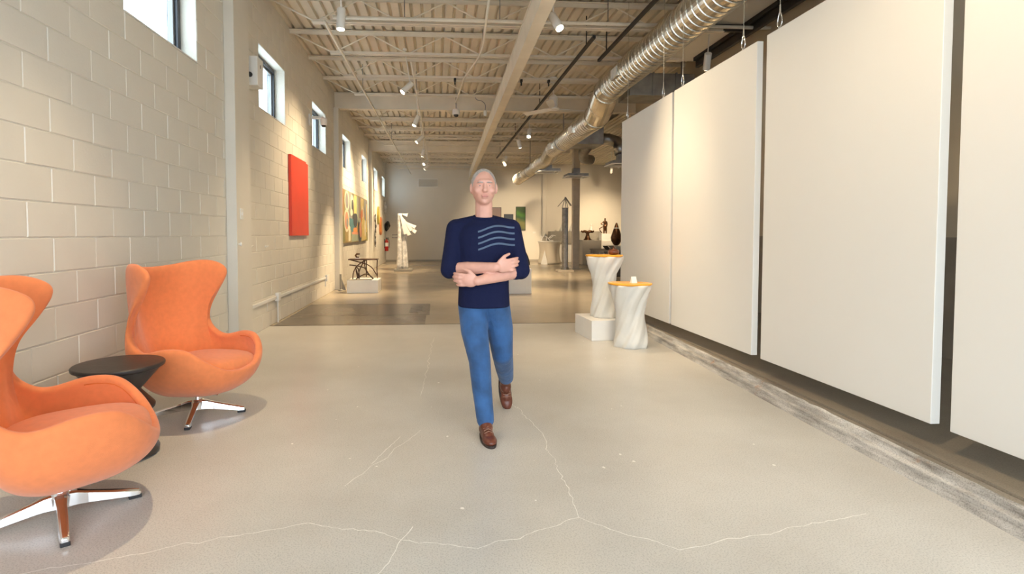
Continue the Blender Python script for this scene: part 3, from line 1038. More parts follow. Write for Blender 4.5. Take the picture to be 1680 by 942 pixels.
for k, (y, z, lab) in enumerate(((24.1, 2.35, 'round pale wire wreath on the block wall near the far corner'), (24.3, 1.55, 'dark winged metal ornament on the block wall near the far corner'))):
    t = thing('wall_ornament', lab, 'wall ornament', (XL + .006, y, z))
    if k == 0:
        for q in range(3):
            obj('ring', G().tube([(.06 + .03 * q, .22 * math.cos(b) * (1 - .2 * q), .25 * math.sin(b) * (1 - .2 * q)) for b in [2 * PI * w / 20 for w in range(20)]], .02, 6, closed=True), BIRCH, t)
    else:
        obj('body', G().ell((.08, 0, 0), (.08, .10, .2)), BLACKM, t, smooth=True)
        for s in (-1, 1):
            obj('wing', G().tube([(.08, 0, .05), (.15, s * .2, .2), (.2, s * .34, .05), (.14, s * .22, -.12)], [.05, .05, .03, .01], 8), BLACKM, t, smooth=True)
t = thing('fire_extinguisher', 'red fire extinguisher with white label hung on the block wall by the far corner', 'fire extinguisher', (XL + .10, 24.2, .62))
obj('bracket', G().box(-.094, -.07, -.04, .04, .0, .4), BLACKM, t)
obj('cylinder', G().lathe([(.0005, -.12), (.07, -.12), (.08, -.1), (.08, .28), (.05, .35), (.025, .37), (.025, .4), (.0005, .4)], 20), mat('extinguisher_red', (.5, .02, .015), .3), t, smooth=True)
obj('label_band', G().lathe([(.0812, .08), (.0812, .24)], 20), WHITE, t)
obj('handle', G().box(-.02, .09, -.012, .012, .40, .425).box(-.02, .10, -.012, .012, .45, .465).box(-.02, .01, -.012, .012, .42, .46), BLACKM, t)
obj('hose', G().tube([(0.03, 0, .40), (.10, .02, .38), (.12, .03, .2), (.10, .03, .0)], .011, 8), RUBBER, t)

# ---- twig console table on its plinth
tag(obj('plinth', G().box(-1.86, -1.21, 11.64, 12.3, 0, .272), WHITE, bevel=.005), 'low white plinth under the brown twig table', 'plinth')
t = thing('twig_table', 'slim brown metal console table with curved twig legs on the white plinth', 'table', (-1.53, 11.88, .284))
obj('table_top', G().box(-.31, .30, -.16, .16, .405, .43), TWIG, t, bevel=.006)
TW = [[(-.23, -.1, 0), (-.20, -.1, .17), (-.10, -.08, .31), (.06, -.05, .41)], [(-.10, .0, .02), (-.12, .0, .2), (-.18, .02, .24), (-.10, .0, .0)], [(.20, -.1, 0), (.10, -.08, .12), (.03, -.05, .25), (.02, -.03, .41)],
      [(.28, .1, .03), (.17, .1, .21), (.08, .06, .29), (-.02, .05, .33), (-.30, .1, .40)], [(-.30, -.05, .30), (-.12, -.02, .27), (.02, 0, .22), (.06, 0, .1)], [(-.16, -.1, .0), (-.05, -.08, .07), (.04, -.06, .10), (.12, -.06, .08), (.20, -.04, .0)],
      [(-.13, .05, .0), (-.11, .05, .16), (-.03, .03, .33), (.0, 0, .41)], [(.04, .05, .04), (.05, .05, .41)], [(.27, .12, .41), (.26, .12, .2), (.27, .12, 0.0)], [(-.16, -.06, .18), (-.13, -.06, .03)]]
for p in TW:
    n = len(p)
    obj('twig_leg', G().tube([tuple(q) for q in catmull(p, 6)], .0115, 7), TWIG, t, smooth=True)
t = thing('bowl_sculpture', 'small dark carved bowl ornament on the twig table', 'ornament', (-1.66, 11.86, .7145))
obj('stand', G().box(-.045, .045, -.04, .04, 0, .022), WHITE, t)
obj('carving', G().tube([(.03, 0, .03), (-.02, 0, .03), (-.045, 0, .07), (-.02, 0, .10), (.045, 0, .10)], [.016, .02, .02, .02, .012], 8), BRONZE, t, smooth=True)

# ---- bark column sculpture
t = thing('bark_sculpture', 'tall silver grey bark-like column sculpture with fanned blades on top', 'sculpture', (-1.09, 18.45, 0))
obj('base_slab', G().box(-.28, .30, -.22, .25, 0, .08), STONE, t, bevel=.008)
for x0, x1, w, h in ((-.12, -.10, .085, 1.92), (.03, .01, .06, 1.42), (.12, .06, .055, 1.36)):
    rs = []
    for i in range(15):
        u = i / 14
        rs.append([(x0 + (x1 - x0) * u + w * (1 - .2 * u) * (1 + .12 * math.sin(4 * a + 9 * u) + .08 * math.sin(17 * u)) * math.cos(a), w * .9 * math.sin(a) * (1 + .1 * math.sin(7 * u)), .08 + (h - .08) * u) for a in [2 * PI * q / 14 for q in range(14)]])
    obj('trunk', G().rings(rs), BIRCH, t, smooth=True)
for x0, x1, z0, z1, m in ((-.08, .10, 1.88, 1.24, PLASTER), (-.05, .22, 1.86, 1.20, PLASTER), (.0, .30, 1.78, 1.36, PLASTER), (.05, .42, 1.66, 1.46, WHITE), (.12, .44, 1.50, 1.30, WHITE), (-.02, .16, 1.9, 1.86, WHITE)):
    d = Vector((x1 - x0, 0, z1 - z0))
    c = Vector(((x0 + x1) / 2, -.10, (z0 + z1) / 2))
    nrm = Vector((-d.z, 0, d.x)).normalized()
    obj('blade', G().rings([[c - d * .5 + nrm * .012 + Vector((0, -.02, 0)), c - d * .5 - nrm * .012 + Vector((0, -.02, 0)), c - d * .5 - nrm * .012 + Vector((0, .02, 0)), c - d * .5 + nrm * .012 + Vector((0, .02, 0))],
                            [c + d * .5 + nrm * .06 + Vector((0, -.06, 0)), c + d * .5 - nrm * .06 + Vector((0, -.06, 0)), c + d * .5 - nrm * .06 + Vector((0, .03, 0)), c + d * .5 + nrm * .06 + Vector((0, .03, 0))]]), m, t)
obj('side_bar', G().tube([(-.1, 0, 1.22), (-.35, 0, 1.22), (-.36, 0, 1.12), (-.12, 0, 1.12)], .014, 8), IRON, t)

# ---- disc sculpture on a white plinth, behind the person
tag(obj('plinth', G().box(1.34, 1.98, 11.32, 11.95, 0, .52), WHITE, bevel=.005), 'white box plinth carrying the dark round disc', 'plinth')
t = thing('disc_sculpture', 'dark violet speckled half disc standing on the white plinth', 'sculpture', (1.56, 11.62, .52))
DISC = mat('violet_speckled_glass', (.035, .03, .07), .25, vscale=26, col2=(.16, .13, .17))
q = [(.42 * math.cos(a), .54 * math.sin(a)) for a in [PI * k / 28 for k in range(29)]]
obj('disc', G().rings([[(p[0], -.02, p[1]) for p in q], [(p[0], .02, p[1]) for p in q]]), DISC, t)
obj('rim', G().tube([(p[0], 0, p[1]) for p in q[1:-1]], .022, 8), BLACKM, t, smooth=True)

# ---- dark pillar sculpture with house-like cap
t = thing('pillar_sculpture', 'tall dark steel tube sculpture with a small house frame on top', 'sculpture', (4.27, 18.05, 0))
obj('base_slab', G().box(-.26, .26, -.22, .22, 0, .06), mat('pale_base_slab', (.5, .44, .36), .6), t, bevel=.006)
obj('tube', G().lathe([(.125, .06), (.125, .14), (.105, .15), (.102, 2.08), (.11, 2.1), (.0005, 2.1)], 24), IRON, t, smooth=False)
obj('weld_strip', G().box(.02, .06, -.108, -.098, .15, 2.08), GALVD, t)
for a, b in (((-.10, 0, 2.1), (.0, 0, 2.45)), ((.10, 0, 2.1), (.0, 0, 2.45)), ((.02, -.02, 2.1), (0, 0, 2.45)), ((-.24, .05, 2.14), (0, 0, 2.42)), ((-.10, 0, 2.1), (.10, 0, 2.1))):
    obj('frame_rod', G().tube([a, b], .012, 7), GALVD, t)
obj('roof_plate', G().add([(0, -.09, 2.44), (0, .09, 2.44), (.19, .09, 2.17), (.19, -.09, 2.17), (0, -.09, 2.46), (0, .09, 2.46), (.2, .09, 2.18), (.2, -.09, 2.18)], [(0, 1, 2, 3), (7, 6, 5, 4), (0, 3, 7, 4), (3, 2, 6, 7), (2, 1, 5, 6), (1, 0, 4, 5)]), IRON, t)

# ---- cloth covered table with pale branch sculpture
t = thing('covered_table', 'round table in a tight beige stretch cover before the far wall', 'table', (4.73, 22.75, 0))
rs = []
for i in range(13):
    u = i / 12
    ring = []
    for j in range(48):
        a = 2 * PI * j / 48
        r = .475 - .13 * math.sin(PI * u) ** .8 * (1 - .5 * abs(math.cos(2 * a)))
        r += (1 - u) ** 3 * .06 * (abs(math.cos(2 * a)) - .5)
        ring.append((r * math.cos(a), r * math.sin(a), .02 + .90 * u))
    rs.append(ring)
obj('cover', G().rings(rs), CLOTHW, t, smooth=True)
obj('table_top', G().lathe([(.48, .915), (.485, .925), (.48, .94), (.0005, .942)], 40), WHITE, t)
g = G().add([(-.43, -.36, 0.0), (-.17, -.46, 0.0), (-.27, -.36, .58), (-.42, -.33, 0), (-.16, -.43, 0), (-.265, -.34, .58)], [(0, 1, 2), (5, 4, 3), (0, 3, 4, 1), (1, 4, 5, 2), (2, 5, 3, 0)])
obj('cover_gore', g, WHITE, t)
t = thing('branch_sculpture', 'bleached white branching bone-like sculpture on the beige covered table', 'sculpture', (4.68, 22.7, .963))
for p in ([(-.32, 0, .0), (-.28, 0, .12), (-.34, 0, .2)], [(-.28, 0, .12), (-.15, 0, .2), (0, .02, .10), (.06, 0, .16)], [(-.15, 0, .2), (-.08, 0, .12), (-.1, 0, .0)], [(0, 0, .1), (.05, 0, .02), (.2, 0, .0)], [(.06, 0, .16), (.15, 0, .22), (.3, 0, .2)], [(.06, 0, .1), (.12, 0, .14), (.2, 0, .2)]):
    obj('branch', G().tube([tuple(q) for q in catmull(p, 5)], .02, 7), WHITE, t, smooth=True)

# ---- charcoal counter with brochures
t = thing('counter', 'long low charcoal counter beside the steel column', 'counter', (5.84, 17.25, 0), math.radians(-9))
obj('body', G().box(-.7, .7, -1.7, 1.7, .03, .69), GREYC, t, bevel=.006)
obj('counter_top', G().box(-.73, .73, -1.73, 1.73, .69, .73), GREYC, t, bevel=.004)
obj('kick_plate', G().box(-.66, .66, -1.66, 1.66, 0, .03), BLACKM, t)
for k in range(4):
    obj('panel_strip', G().box(-.712, -.70, -1.6 + k * .9, -1.56 + k * .9, .05, .68), GALVD, t)
for k, (lab, m) in enumerate((('dark brochure leaning back on the charcoal counter, beside the steel column', BLACKM), ('grey brochure leaning between a dark and a white one on the charcoal counter', STONE), ('white brochure leaning on the charcoal counter next to the grey one', WHITE))):
    b = tag(obj('brochure', G().add([(-.07, 0, 0), (.09, 0, 0), (.09, .012, 0), (-.07, .012, 0), (-.18, 0, .13), (-.02, 0, .13), (-.02, .012, .13), (-.18, .012, .13)], [(0, 3, 2, 1), (4, 5, 6, 7), (0, 1, 5, 4), (1, 2, 6, 5), (2, 3, 7, 6), (3, 0, 4, 7)]), m), lab, 'brochure', 'brochures on the counter')
    b.location = (5.55 + .2 * k, 17.5, .7302)

# ---- stone shelf, pedestals and figures at the far right
t = thing('stone_shelf', 'long grey stone shelf on white legs against the far wall', 'shelf', (6.2, 24.4, 0))
obj('shelf_block', G().box(-1.15, 1.15, -.25, .3, .78, 1.36), STONE, t, bevel=.02)
obj('leg', G().box(-.95, -.1, -.2, .28, 0, .78), WHITE, t)
obj('leg', G().box(.2, .85, -.2, .28, 0, .78), WHITE, t)
for x, lab in ((5.62, 'small pale cone figurine on the stone shelf'), (6.05, 'small slim pale figurine on the stone shelf'), (6.95, 'small stout pale figurine on the right part of the stone shelf')):
    f = thing('figurine', lab, 'figurine', (x, 24.35, 1.36), 0, 'figurines on the stone shelf')
    k = .5 + .5 * abs(math.sin(x * 3))
    obj('body', G().lathe([(.10 * k + .03, 0), (.09 * k + .02, .08), (.05, .2), (.04, .24), (.0005, .25)], 14), PLASTER, f, smooth=True)
    obj('head', G().ell((0, 0, .28), (.04, .04, .05), 12, 8), PLASTER, f, smooth=True)
tag(obj('plinth', G().box(5.9, 6.68, 21.9, 22.6, 0, .99), mat('pale_grey_plinth', (.55, .52, .46), .6), bevel=.006), 'pale grey box plinth carrying the bronze tree form', 'plinth')
t = thing('bronze_tree', 'dark bronze tree-like sculpture with two spreading arms on the pale grey plinth', 'sculpture', (6.2, 22.25, .99))
t.scale = (.66, .66, .72)
obj('trunk', G().lathe([(.26, 0), (.25, .03), (.17, .1), (.12, .25), (.10, .4), (.15, .48), (.0005, .5)], 18), BRONZE, t, smooth=True)
for s in (-1, 1):
    obj('arm', G().tube([tuple(q) for q in catmull([(0, 0, .42), (s * .18, 0, .50), (s * .30, 0, .46), (s * .40, 0, .52)], 5)], [.09 - .003 * k for k in range(16)], 10), BRONZE, t, smooth=True)
t = thing('pedestal', 'stepped cream pedestal under the slender bronze figure', 'pedestal', (7.28, 23.4, 0))
obj('lower_block', G().box(-.3, .3, -.3, .3, 0, .95), WHITE, t, bevel=.006)
obj('upper_block', G().box(-.2, .2, -.2, .2, .95, 1.25), WHITE, t, bevel=.006)
t = thing('bronze_figure', 'slender standing bronze female figure with hand on hip on the stepped pedestal', 'sculpture', (7.28, 23.4, 1.28))
t.scale = (.8, .8, .8)
g = G()
g.chain([(-.05, 0, .0), (-.05, -.02, .18), (-.03, 0, .36)], [.035, .045, .075]).chain([(.07, 0, 0), (.06, -.02, .18), (.03, 0, .36)], [.035, .045, .075])
g.chain([(0, 0, .37), (0, 0, .47), (0, 0, .60), (0, 0, .66), (0, 0, .70), (0, -.01, .76)], [.10, .075, .085, .05, .03, .05])
g.chain([(-.09, 0, .60), (-.22, 0, .50), (-.12, -.04, .42)], [.03, .025, .02]).chain([(.09, 0, .60), (.13, 0, .48), (.10, -.03, .36)], [.03, .025, .02])
fo = obj('figure', g, BRONZE, t, smooth=True)
rm = fo.modifiers.new('remesh', 'REMESH'); rm.mode = 'VOXEL'; rm.voxel_size = .014; rm.use_smooth_shade = True
obj('drape', G().tube([(-.15, 0, .0), (-.26, 0, .12), (-.30, 0, .24), (-.16, 0, .32), (-.08, 0, .34)], .025, 8), BRONZE, t, smooth=True)
tag(obj('plinth', G().box(6.98, 7.56, 21.6, 22.2, 0, .78), WHITE, bevel=.006), 'cream plinth carrying the dark teardrop vase, behind the charcoal counter', 'plinth')
t = thing('teardrop_sculpture', 'dark glossy teardrop sculpture on the cream plinth beside the bronze figure', 'sculpture', (7.27, 21.85, .78))
obj('drop', G().lathe([(.06, 0), (.12, .04), (.2, .18), (.22, .32), (.15, .55), (.08, .75), (.03, .9), (.0005, .92)], 20), BRONZE, t, smooth=True)
obj('collar', G().lathe([(.10, .66), (.115, .69), (.09, .72)], 20), WHITE, t, smooth=True)

# ---- paintings, vent and pipe on the far wall
def canvas(name, x0, x1, z0, z1, cols, label, seed):
    m = bpy.data.materials.new(name)
    m.use_nodes = True
    nt = m.node_tree
    b = nt.nodes['Principled BSDF']
    tc = nt.nodes.new('ShaderNodeTexCoord')
    mp = nt.nodes.new('ShaderNodeMapping')
    mp.inputs['Rotation'].default_value = (0, math.radians(seed), 0)
    n = nt.nodes.new('ShaderNodeTexNoise'); n.inputs['Scale'].default_value = 3; n.inputs['Detail'].default_value = 5
    sp = nt.nodes.new('ShaderNodeSeparateXYZ')
    ad = nt.nodes.new('ShaderNodeMath'); ad.operation = 'MULTIPLY_ADD'; ad.inputs[1].default_value = .25
    mr = nt.nodes.new('ShaderNodeMapRange'); mr.inputs['From Max'].default_value = (z1 - z0)
    rp = nt.nodes.new('ShaderNodeValToRGB')
    els = rp.color_ramp.elements
    while len(els) < len(cols):
        els.new(.5)
    for i, c in enumerate(cols):
        els[i].position = i / max(1, len(cols) - 1)
        els[i].color = (*c, 1)
    nt.links.new(tc.outputs['Object'], mp.inputs['Vector'])
    nt.links.new(mp.outputs['Vector'], sp.inputs[0])
    nt.links.new(tc.outputs['Object'], n.inputs['Vector'])
    nt.links.new(n.outputs['Fac'], ad.inputs[0])
    nt.links.new(sp.outputs['Z'], ad.inputs[2])
    nt.links.new(ad.outputs[0], mr.inputs['Value'])
    nt.links.new(mr.outputs[0], rp.inputs['Fac'])
    nt.links.new(rp.outputs[0], b.inputs['Base Color'])
    t = thing('painting', label, 'artwork', (x0, YB - .045, z0), 0, 'narrow upright paintings on the far wall')
    w, h = x1 - x0, z1 - z0
    obj('canvas', G().box(0, w, 0, .043, 0, h), m, t)
    obj('frame_edge', G().box(-.02, 0, -.005, .043, -.02, h + .02).box(w, w + .02, -.005, .043, -.02, h + .02).box(0, w, -.005, .043, -.02, 0).box(0, w, -.005, .043, h, h + .02), BLACKM, t)


canvas('green_field_paint', 3.66, 4.06, 1.42, 2.46, [(.02, .04, .04), (.03, .06, .05), (.16, .17, .05), (.20, .20, .06), (.03, .10, .03), (.07, .22, .02), (.03, .08, .02)], 'narrow painting of dark green and yellow hills on the far wall', -18)
canvas('blue_dusk_paint', 3.12, 3.50, .98, 2.12, [(.03, .05, .10), (.05, .08, .14), (.14, .15, .13), (.09, .12, .14), (.05, .07, .10)], 'narrow dark blue grey painting hung lowest of three on the far wall', -10)
canvas('mauve_paint', 2.53, 2.95, 1.36, 2.43, [(.30, .22, .20), (.36, .26, .22), (.30, .20, .19), (.25, .18, .18)], 'narrow dusty mauve painting on the far wall beside the dark blue one', 0)
t = thing('wall_vent', 'framed grey return air vent high on the far wall', 'vent', (-.34, YB - .03, 3.34))
obj('frame', G().box(-.45, .45, 0, .03, 0, .03).box(-.45, .45, 0, .03, .35, .38).box(-.45, -.42, 0, .03, .03, .35).box(.42, .45, 0, .03, .03, .35), WHITEM, t)
for k in range(10):
    obj('slat', G().obox((0, .018, .05 + k * .032), (.42, 0, 0), (0, .008, .010), (0, -.001, .002)), DRYWALL, t)
tag(obj('downpipe', G().box(4.84, 5.02, YB - .14, YB - .016, .0, ZC - .01), DRYWALL, bevel=.02), 'boxed-in vertical pipe casing on the far wall behind the covered table', 'pipe')
tag(obj('wall_label', G().box(4.42, 4.56, YB - .008, YB, 1.27, 1.35), WHITE), 'small white caption card on the far wall beside the green painting', 'label')

# ================================================================== CEILING AND WALL FITTINGS
t = thing('ceiling_fan', 'cream three-blade ceiling fan on a thin rod near the cross beam', 'ceiling fan', (2.38, 11.15, ZC))
obj('rod', G().tube([(0, 0, -.02), (0, 0, -.42)], .013, 8), WHITEM, t)
obj('canopy', G().lathe([(.05, -.10), (.065, -.06), (.07, 0), (.0005, 0)], 18), WHITEM, t)
obj('motor', G().lathe([(.03, -.34), (.055, -.36), (.085, -.40), (.085, -.56), (.075, -.60), (.12, -.62), (.12, -.645), (.04, -.66), (.0005, -.66)], 24), WHITEM, t)
for k in range(3):
    a = math.radians(12 + 120 * k)
    d = Vector((math.cos(a), math.sin(a), 0)); s = Vector((-d.y, d.x, 0))
    obj('blade', G().rings([[d * r + s * w * q + Vector((0, 0, -.63 + q * .02 * (1 if w else 0) + zz)) for q, zz in ((-1, 0), (1, 0), (1, .008), (-1, .008))] for r, w in ((.08, .03), (.2, .055), (.6, .07), (.74, .06))]), WHITEM, t)

def dome(loc, label):
    t = thing('dome_camera', label, 'security camera', loc)
    obj('drop_rod', G().tube([(0, 0, -.01), (0, 0, -.46)], .010, 8), GALVD, t)
    obj('housing', G().lathe([(.0005, -.42), (.07, -.43), (.08, -.46), (.08, -.53), (.07, -.55), (.0005, -.55)], 20), WHITEM, t)
    obj('dome', G().lathe([(.055, -.55), (.05, -.575), (.03, -.597), (.0005, -.605)], 18), mat('smoked_dome', (.03, .03, .03), .1), t, smooth=True)
dome((.45, 12.2, ZC), 'white dome security camera hung on a thin rod beside the girder')
t = thing('junction_box', 'small white junction cylinder hung on a curved grey conduit against the girder', 'junction box', (1.09, 12.2, ZC))
obj('housing', G().lathe([(.0005, -.45), (.03, -.45), (.035, -.47), (.035, -.56), (.0005, -.57)], 16), WHITEM, t)
obj('conduit', G().tube([tuple(q) for q in catmull([(-.25, 0, -.002), (-.2, 0, -.2), (-.08, 0, -.24), (0, 0, -.32), (0, 0, -.46)], 5)], .008, 7), GALVD, t)

def pipe(name, pts, r, m, label, cat='pipe', clamps=(), group=None):
    t = thing(name, label, cat, pts[0], 0, group)
    p0 = Vector(pts[0])
    obj('pipe', G().tube([Vector(p) - p0 for p in pts], r, 10), m, t, smooth=True)
    for c in clamps:
        c = Vector(c) - p0
        obj('hanger', G().tube([c, c + Vector((0, 0, ZC - p0.z - c.z - .002))], .006, 6), GALVD, t)
    return t


pipe('sprinkler_pipe', [(-1.32, 7.35, 4.042), (XR - .05, 7.35, 4.042)], .024, CEIL, 'cream sprinkler main crossing under the joists', clamps=[(-.4, 7.35, 4.042), (.85, 7.35, 4.042), (2.3, 7.35, 4.042)])
pipe('sprinkler_pipe', [(-1.42, 7.3, 3.97), (-1.42, 7.4, 3.985), (-1.42, 7.5, 3.97), (-1.1, 24.9, 3.92)], .018, CEIL, 'cream conduit running lengthwise towards the far wall above the spotlights', clamps=[(-1.35, 10.5, 3.96), (-1.25, 16, 3.94)])
pipe('light_track', [(-.39, 9.0, 4.0), (-.26, 21.5, 4.0)], .012, CEIL, 'cream lighting conduit carrying the spotlights along the block wall', 'track', clamps=[(-.37, 10.9, 4.0), (-.32, 15.9, 4.0)])
pipe('conduit', [(.62, 6.4, 3.99), (.70, 8.2, 3.99), (.66, 8.6, 3.95), (.50, 9.8, 3.97), (.42, 11.6, 3.97)], .015, CEIL, 'thin kinked cream conduit left of the girder', clamps=[(.70, 8.2, 3.99)])
t = thing('light_track', 'black lighting track right of the girder beneath the joists', 'track', (2.19, 7.6, 3.96))
obj('rail', G().box(-.02, .02, 0, 12.2, -.02, .02), BLACKM, t)
for k in range(4):
    obj('hanger', G().box(-.006, .006, .4 + 3.6 * k, .42 + 3.6 * k, .02, ZC - 3.96 - .001), BLACKM, t)
t = thing('light_track', 'black lighting track beside the spiral duct', 'track', (2.55, 5.2, 3.95))
obj('rail', G().box(-.02, .02, 0, 3.4, -.02, .02), BLACKM, t)
for k in range(2):
    obj('hanger', G().box(-.006, .006, .4 + 2.6 * k, .42 + 2.6 * k, .02, .449), BLACKM, t)
for k, x in enumerate((.35, 1.55, 2.05)):
    b = tag(obj('beam_clamp', G().box(x - .02, x + .02, 9.98, 10.0 + .06, 3.985, 4.03).box(x - .012, x + .012, 10.0, 10.02, 3.92, 3.985), BLACKM), ['small black beam clamp left of the girder', 'small black beam clamp just right of the girder', 'small black beam clamp beside the black track'][k], 'clamp', 'black beam clamps on a joist')

# wall fittings
t = thing('alarm_box', 'white wall box with a black knob beside the first pilaster', 'electrical box', (XL + .007, 6.78, 2.98))
obj('box', G().box(0, .16, -.11, .11, 0, .34), WHITEM, t, bevel=.008)
obj('knob', G().lathe([(.028, 0), (.03, .02), (.022, .04), (.0005, .045)], 14), BLACKM, t, loc=(.075, -.11, .12), rot=(PI / 2, 0, 0))
obj('slot', G().box(.16, .162, -.01, .01, .22, .26), BLACKM, t)
t = thing('wall_camera', 'white bracket security camera mounted over the third window edge', 'security camera', (XL + .006, 10.05, 3.18))
obj('bracket', G().box(0, .03, -.07, .07, -.02, .18).box(.03, .25, -.025, .025, .10, .15), WHITEM, t, bevel=.006)
obj('housing', G().lathe([(.0005, 0), (.05, .0), (.06, .02), (.06, .11), (.04, .13), (.0005, .13)], 18), WHITEM, t, loc=(.25, 0, -.01))
obj('lens', G().lathe([(.0005, -.03), (.03, -.025), (.045, 0)], 18), mat('smoked_dome', (.03, .03, .03), .1), t, loc=(.25, 0, -.01))
t = thing('light_switch', 'cream light switch plate on the first pilaster', 'switch', (XL + .11, 6.22, 1.40))
obj('plate', G().box(.0005, .008, -.045, .045, 0, .12), WHITE, t, bevel=.002)
obj('toggle', G().box(.008, .018, -.008, .008, .045, .075), WHITE, t)
t = thing('coat_peg', 'small white knob on the first pilaster below the switch', 'knob', (XL + .11, 6.12, 1.13))
obj('stem', G().tube([(0.001, 0, 0), (.02, 0, 0)], .01, 10), WHITE, t)
obj('cap', G().ell((.025, 0, 0), (.012, .022, .022), 12, 8), WHITE, t, smooth=True)
for k, (y, z) in enumerate(((6.80, 1.09), (7.40, 1.075))):
    t = thing('wall_hook', ['small white wall hook nearest the first pilaster', 'small white wall hook further from the first pilaster'][k], 'hook', (XL + .006, y, z), 0, 'wall hooks')
    obj('base', G().tube([(0, 0, 0), (.006, 0, 0)], .018, 12), WHITE, t)
    obj('peg', G().tube([(.006, 0, 0), (.03, 0, 0), (.04, 0, .012)], .007, 8), WHITE, t)
t = thing('cable_raceway', 'cream surface cable raceway running low along the block wall', 'raceway', (XL + .006, 6.56, .335))
obj('channel', G().box(0, .022, 0, 4.75, 0, .04), WHITE, t, bevel=.004)
obj('outlet_box', G().box(0, .05, 1.25, 1.36, -.03, .085), WHITE, t, bevel=.005)
obj('drop_pipe', G().tube([(.02, 1.305, -.03), (.02, 1.305, -.334)], .012, 10), WHITE, t)
obj('outlet_box', G().box(0, .045, 4.72, 4.84, -.05, .075), WHITE, t, bevel=.005)
obj('drop_pipe', G().tube([(.02, 4.66, 0), (.02, 4.66, -.15)], .012, 10), WHITE, t)
t = thing('floor_pipe', 'short grey pipe stub standing by the second pilaster', 'pipe', (XL + .16, 12.2, 0))
obj('pipe', G().tube([(0, 0, 0), (0, 0, .36)], .022, 12), STONE, t)
obj('flange', G().lathe([(.05, 0), (.05, .02), (.025, .03)], 14), STONE, t)
t = thing('door_wedge', 'grey metal corner guard at the foot of the second pilaster', 'corner guard', (XL + .11, 12.37, 0))
obj('plate', G().add([(0, 0, 0), (.14, -.02, 0), (.13, .03, 0), (0, .03, 0), (.0, 0, .3), (.02, .0, .3), (.02, .03, .3), (0, .03, .3)], [(0, 3, 2, 1), (4, 5, 6, 7), (0, 1, 5, 4), (1, 2, 6, 5), (2, 3, 7, 6), (3, 0, 4, 7)]), GALVD, t)
obj('screw', G().lathe([(.006, 0), (.006, .004), (.0005, .005)], 8), BLACKM, t, loc=(.03, 0, .1))
# ================================================================== PERSON
def organic(name, g, m, parent, voxel=.006, it=6, sm=True):
    o = obj(name, g, m, parent, smooth=True)
    r = o.modifiers.new('remesh', 'REMESH')
    r.mode = 'VOXEL'
    r.voxel_size = voxel
    r.use_smooth_shade = True
    if it:
        q = o.modifiers.new('smooth', 'SMOOTH')
        q.iterations = it
        q.factor = .5
    return o


def shirt_mat():
    m = mat('navy_knit_shirt', (.008, .011, .042), .9, bump=.8, bscale=17, spec=.2)
    nt = m.node_tree
    Lk = nt.links.new
    b = nt.nodes['Principled BSDF']
    tc = nt.nodes.new('ShaderNodeTexCoord')
    sp = nt.nodes.new('ShaderNodeSeparateXYZ')
    Lk(tc.outputs['Object'], sp.inputs[0])

    def mth(op, a, b_=None, c=None):
        n = nt.nodes.new('ShaderNodeMath')
        n.operation = op
        for i, x in enumerate((a, b_, c)):
            if x is None:
                continue
            if isinstance(x, (int, float)):
                n.inputs[i].default_value = x
            else:
                Lk(x, n.inputs[i])
        return n.outputs[0]
    wave = mth('MULTIPLY', mth('SINE', mth('MULTIPLY', sp.outputs['X'], 24.0)), .012)
    z = mth('SUBTRACT', mth('SUBTRACT', sp.outputs['Z'], wave), mth('MULTIPLY', sp.outputs['X'], .12))
    st = mth('GREATER_THAN', mth('SINE', mth('MULTIPLY', z, 2 * PI / .036)), .55)
    mx_ = mth('MULTIPLY', mth('GREATER_THAN', sp.outputs['X'], -.045), mth('LESS_THAN', sp.outputs['X'], .185))
    mz = mth('MULTIPLY', mth('GREATER_THAN', z, 1.135), mth('LESS_THAN', z, 1.29))
    fac = mth('MULTIPLY', st, mth('MULTIPLY', mx_, mz))
    mix = nt.nodes.new('ShaderNodeMix')
    mix.data_type = 'RGBA'
    Lk(fac, mix.inputs[0])
    mix.inputs[6].default_value = (.008, .011, .042, 1)
    mix.inputs[7].default_value = (.10, .14, .21, 1)
    Lk(mix.outputs[2], b.inputs['Base Color'])
    return m


SKIN = mat('fair_pink_skin', (.70, .37, .285), .5, var=.08, vscale=18)
SHIRT = shirt_mat()
JEANS = mat('blue_denim', (.026, .092, .24), .8, var=.35, vscale=9, bump=.8, bscale=20, sheen=.1)
SHOE = mat('brown_leather', (.13, .035, .018), .35, var=.25, vscale=14)
SOLE = mat('dark_shoe_sole', (.035, .022, .018), .7)
HAIR = mat('short_grey_hair', (.46, .42, .39), .8, var=.3, vscale=60, bump=.6, bscale=220)
LACE = mat('tan_lace', (.28, .14, .09), .7)

person = thing('person', 'person in navy striped knit shirt, blue jeans and brown shoes walking with folded arms', 'person', (.30, 3.42, 0))
b = G()
# legs (under the jeans), pelvis, torso
b.chain([(-.085, .02, .84), (-.035, -.09, .47), (.0, -.10, .09)], [.055, .038, .030])
b.chain([(.085, .02, .84), (.125, .08, .47), (.19, .43, .22)], [.055, .038, .030])
b.chain([(0, .02, .88), (0, .03, 1.05), (0, .02, 1.22)], [.10, .095, .10])
b.chain([(-.12, .03, 1.24), (.12, .03, 1.24)], [.045, .045])
# neck
b.chain([(0, .03, 1.28), (0, .015, 1.36), (-.002, .0, 1.44)], [.062, .054, .053])
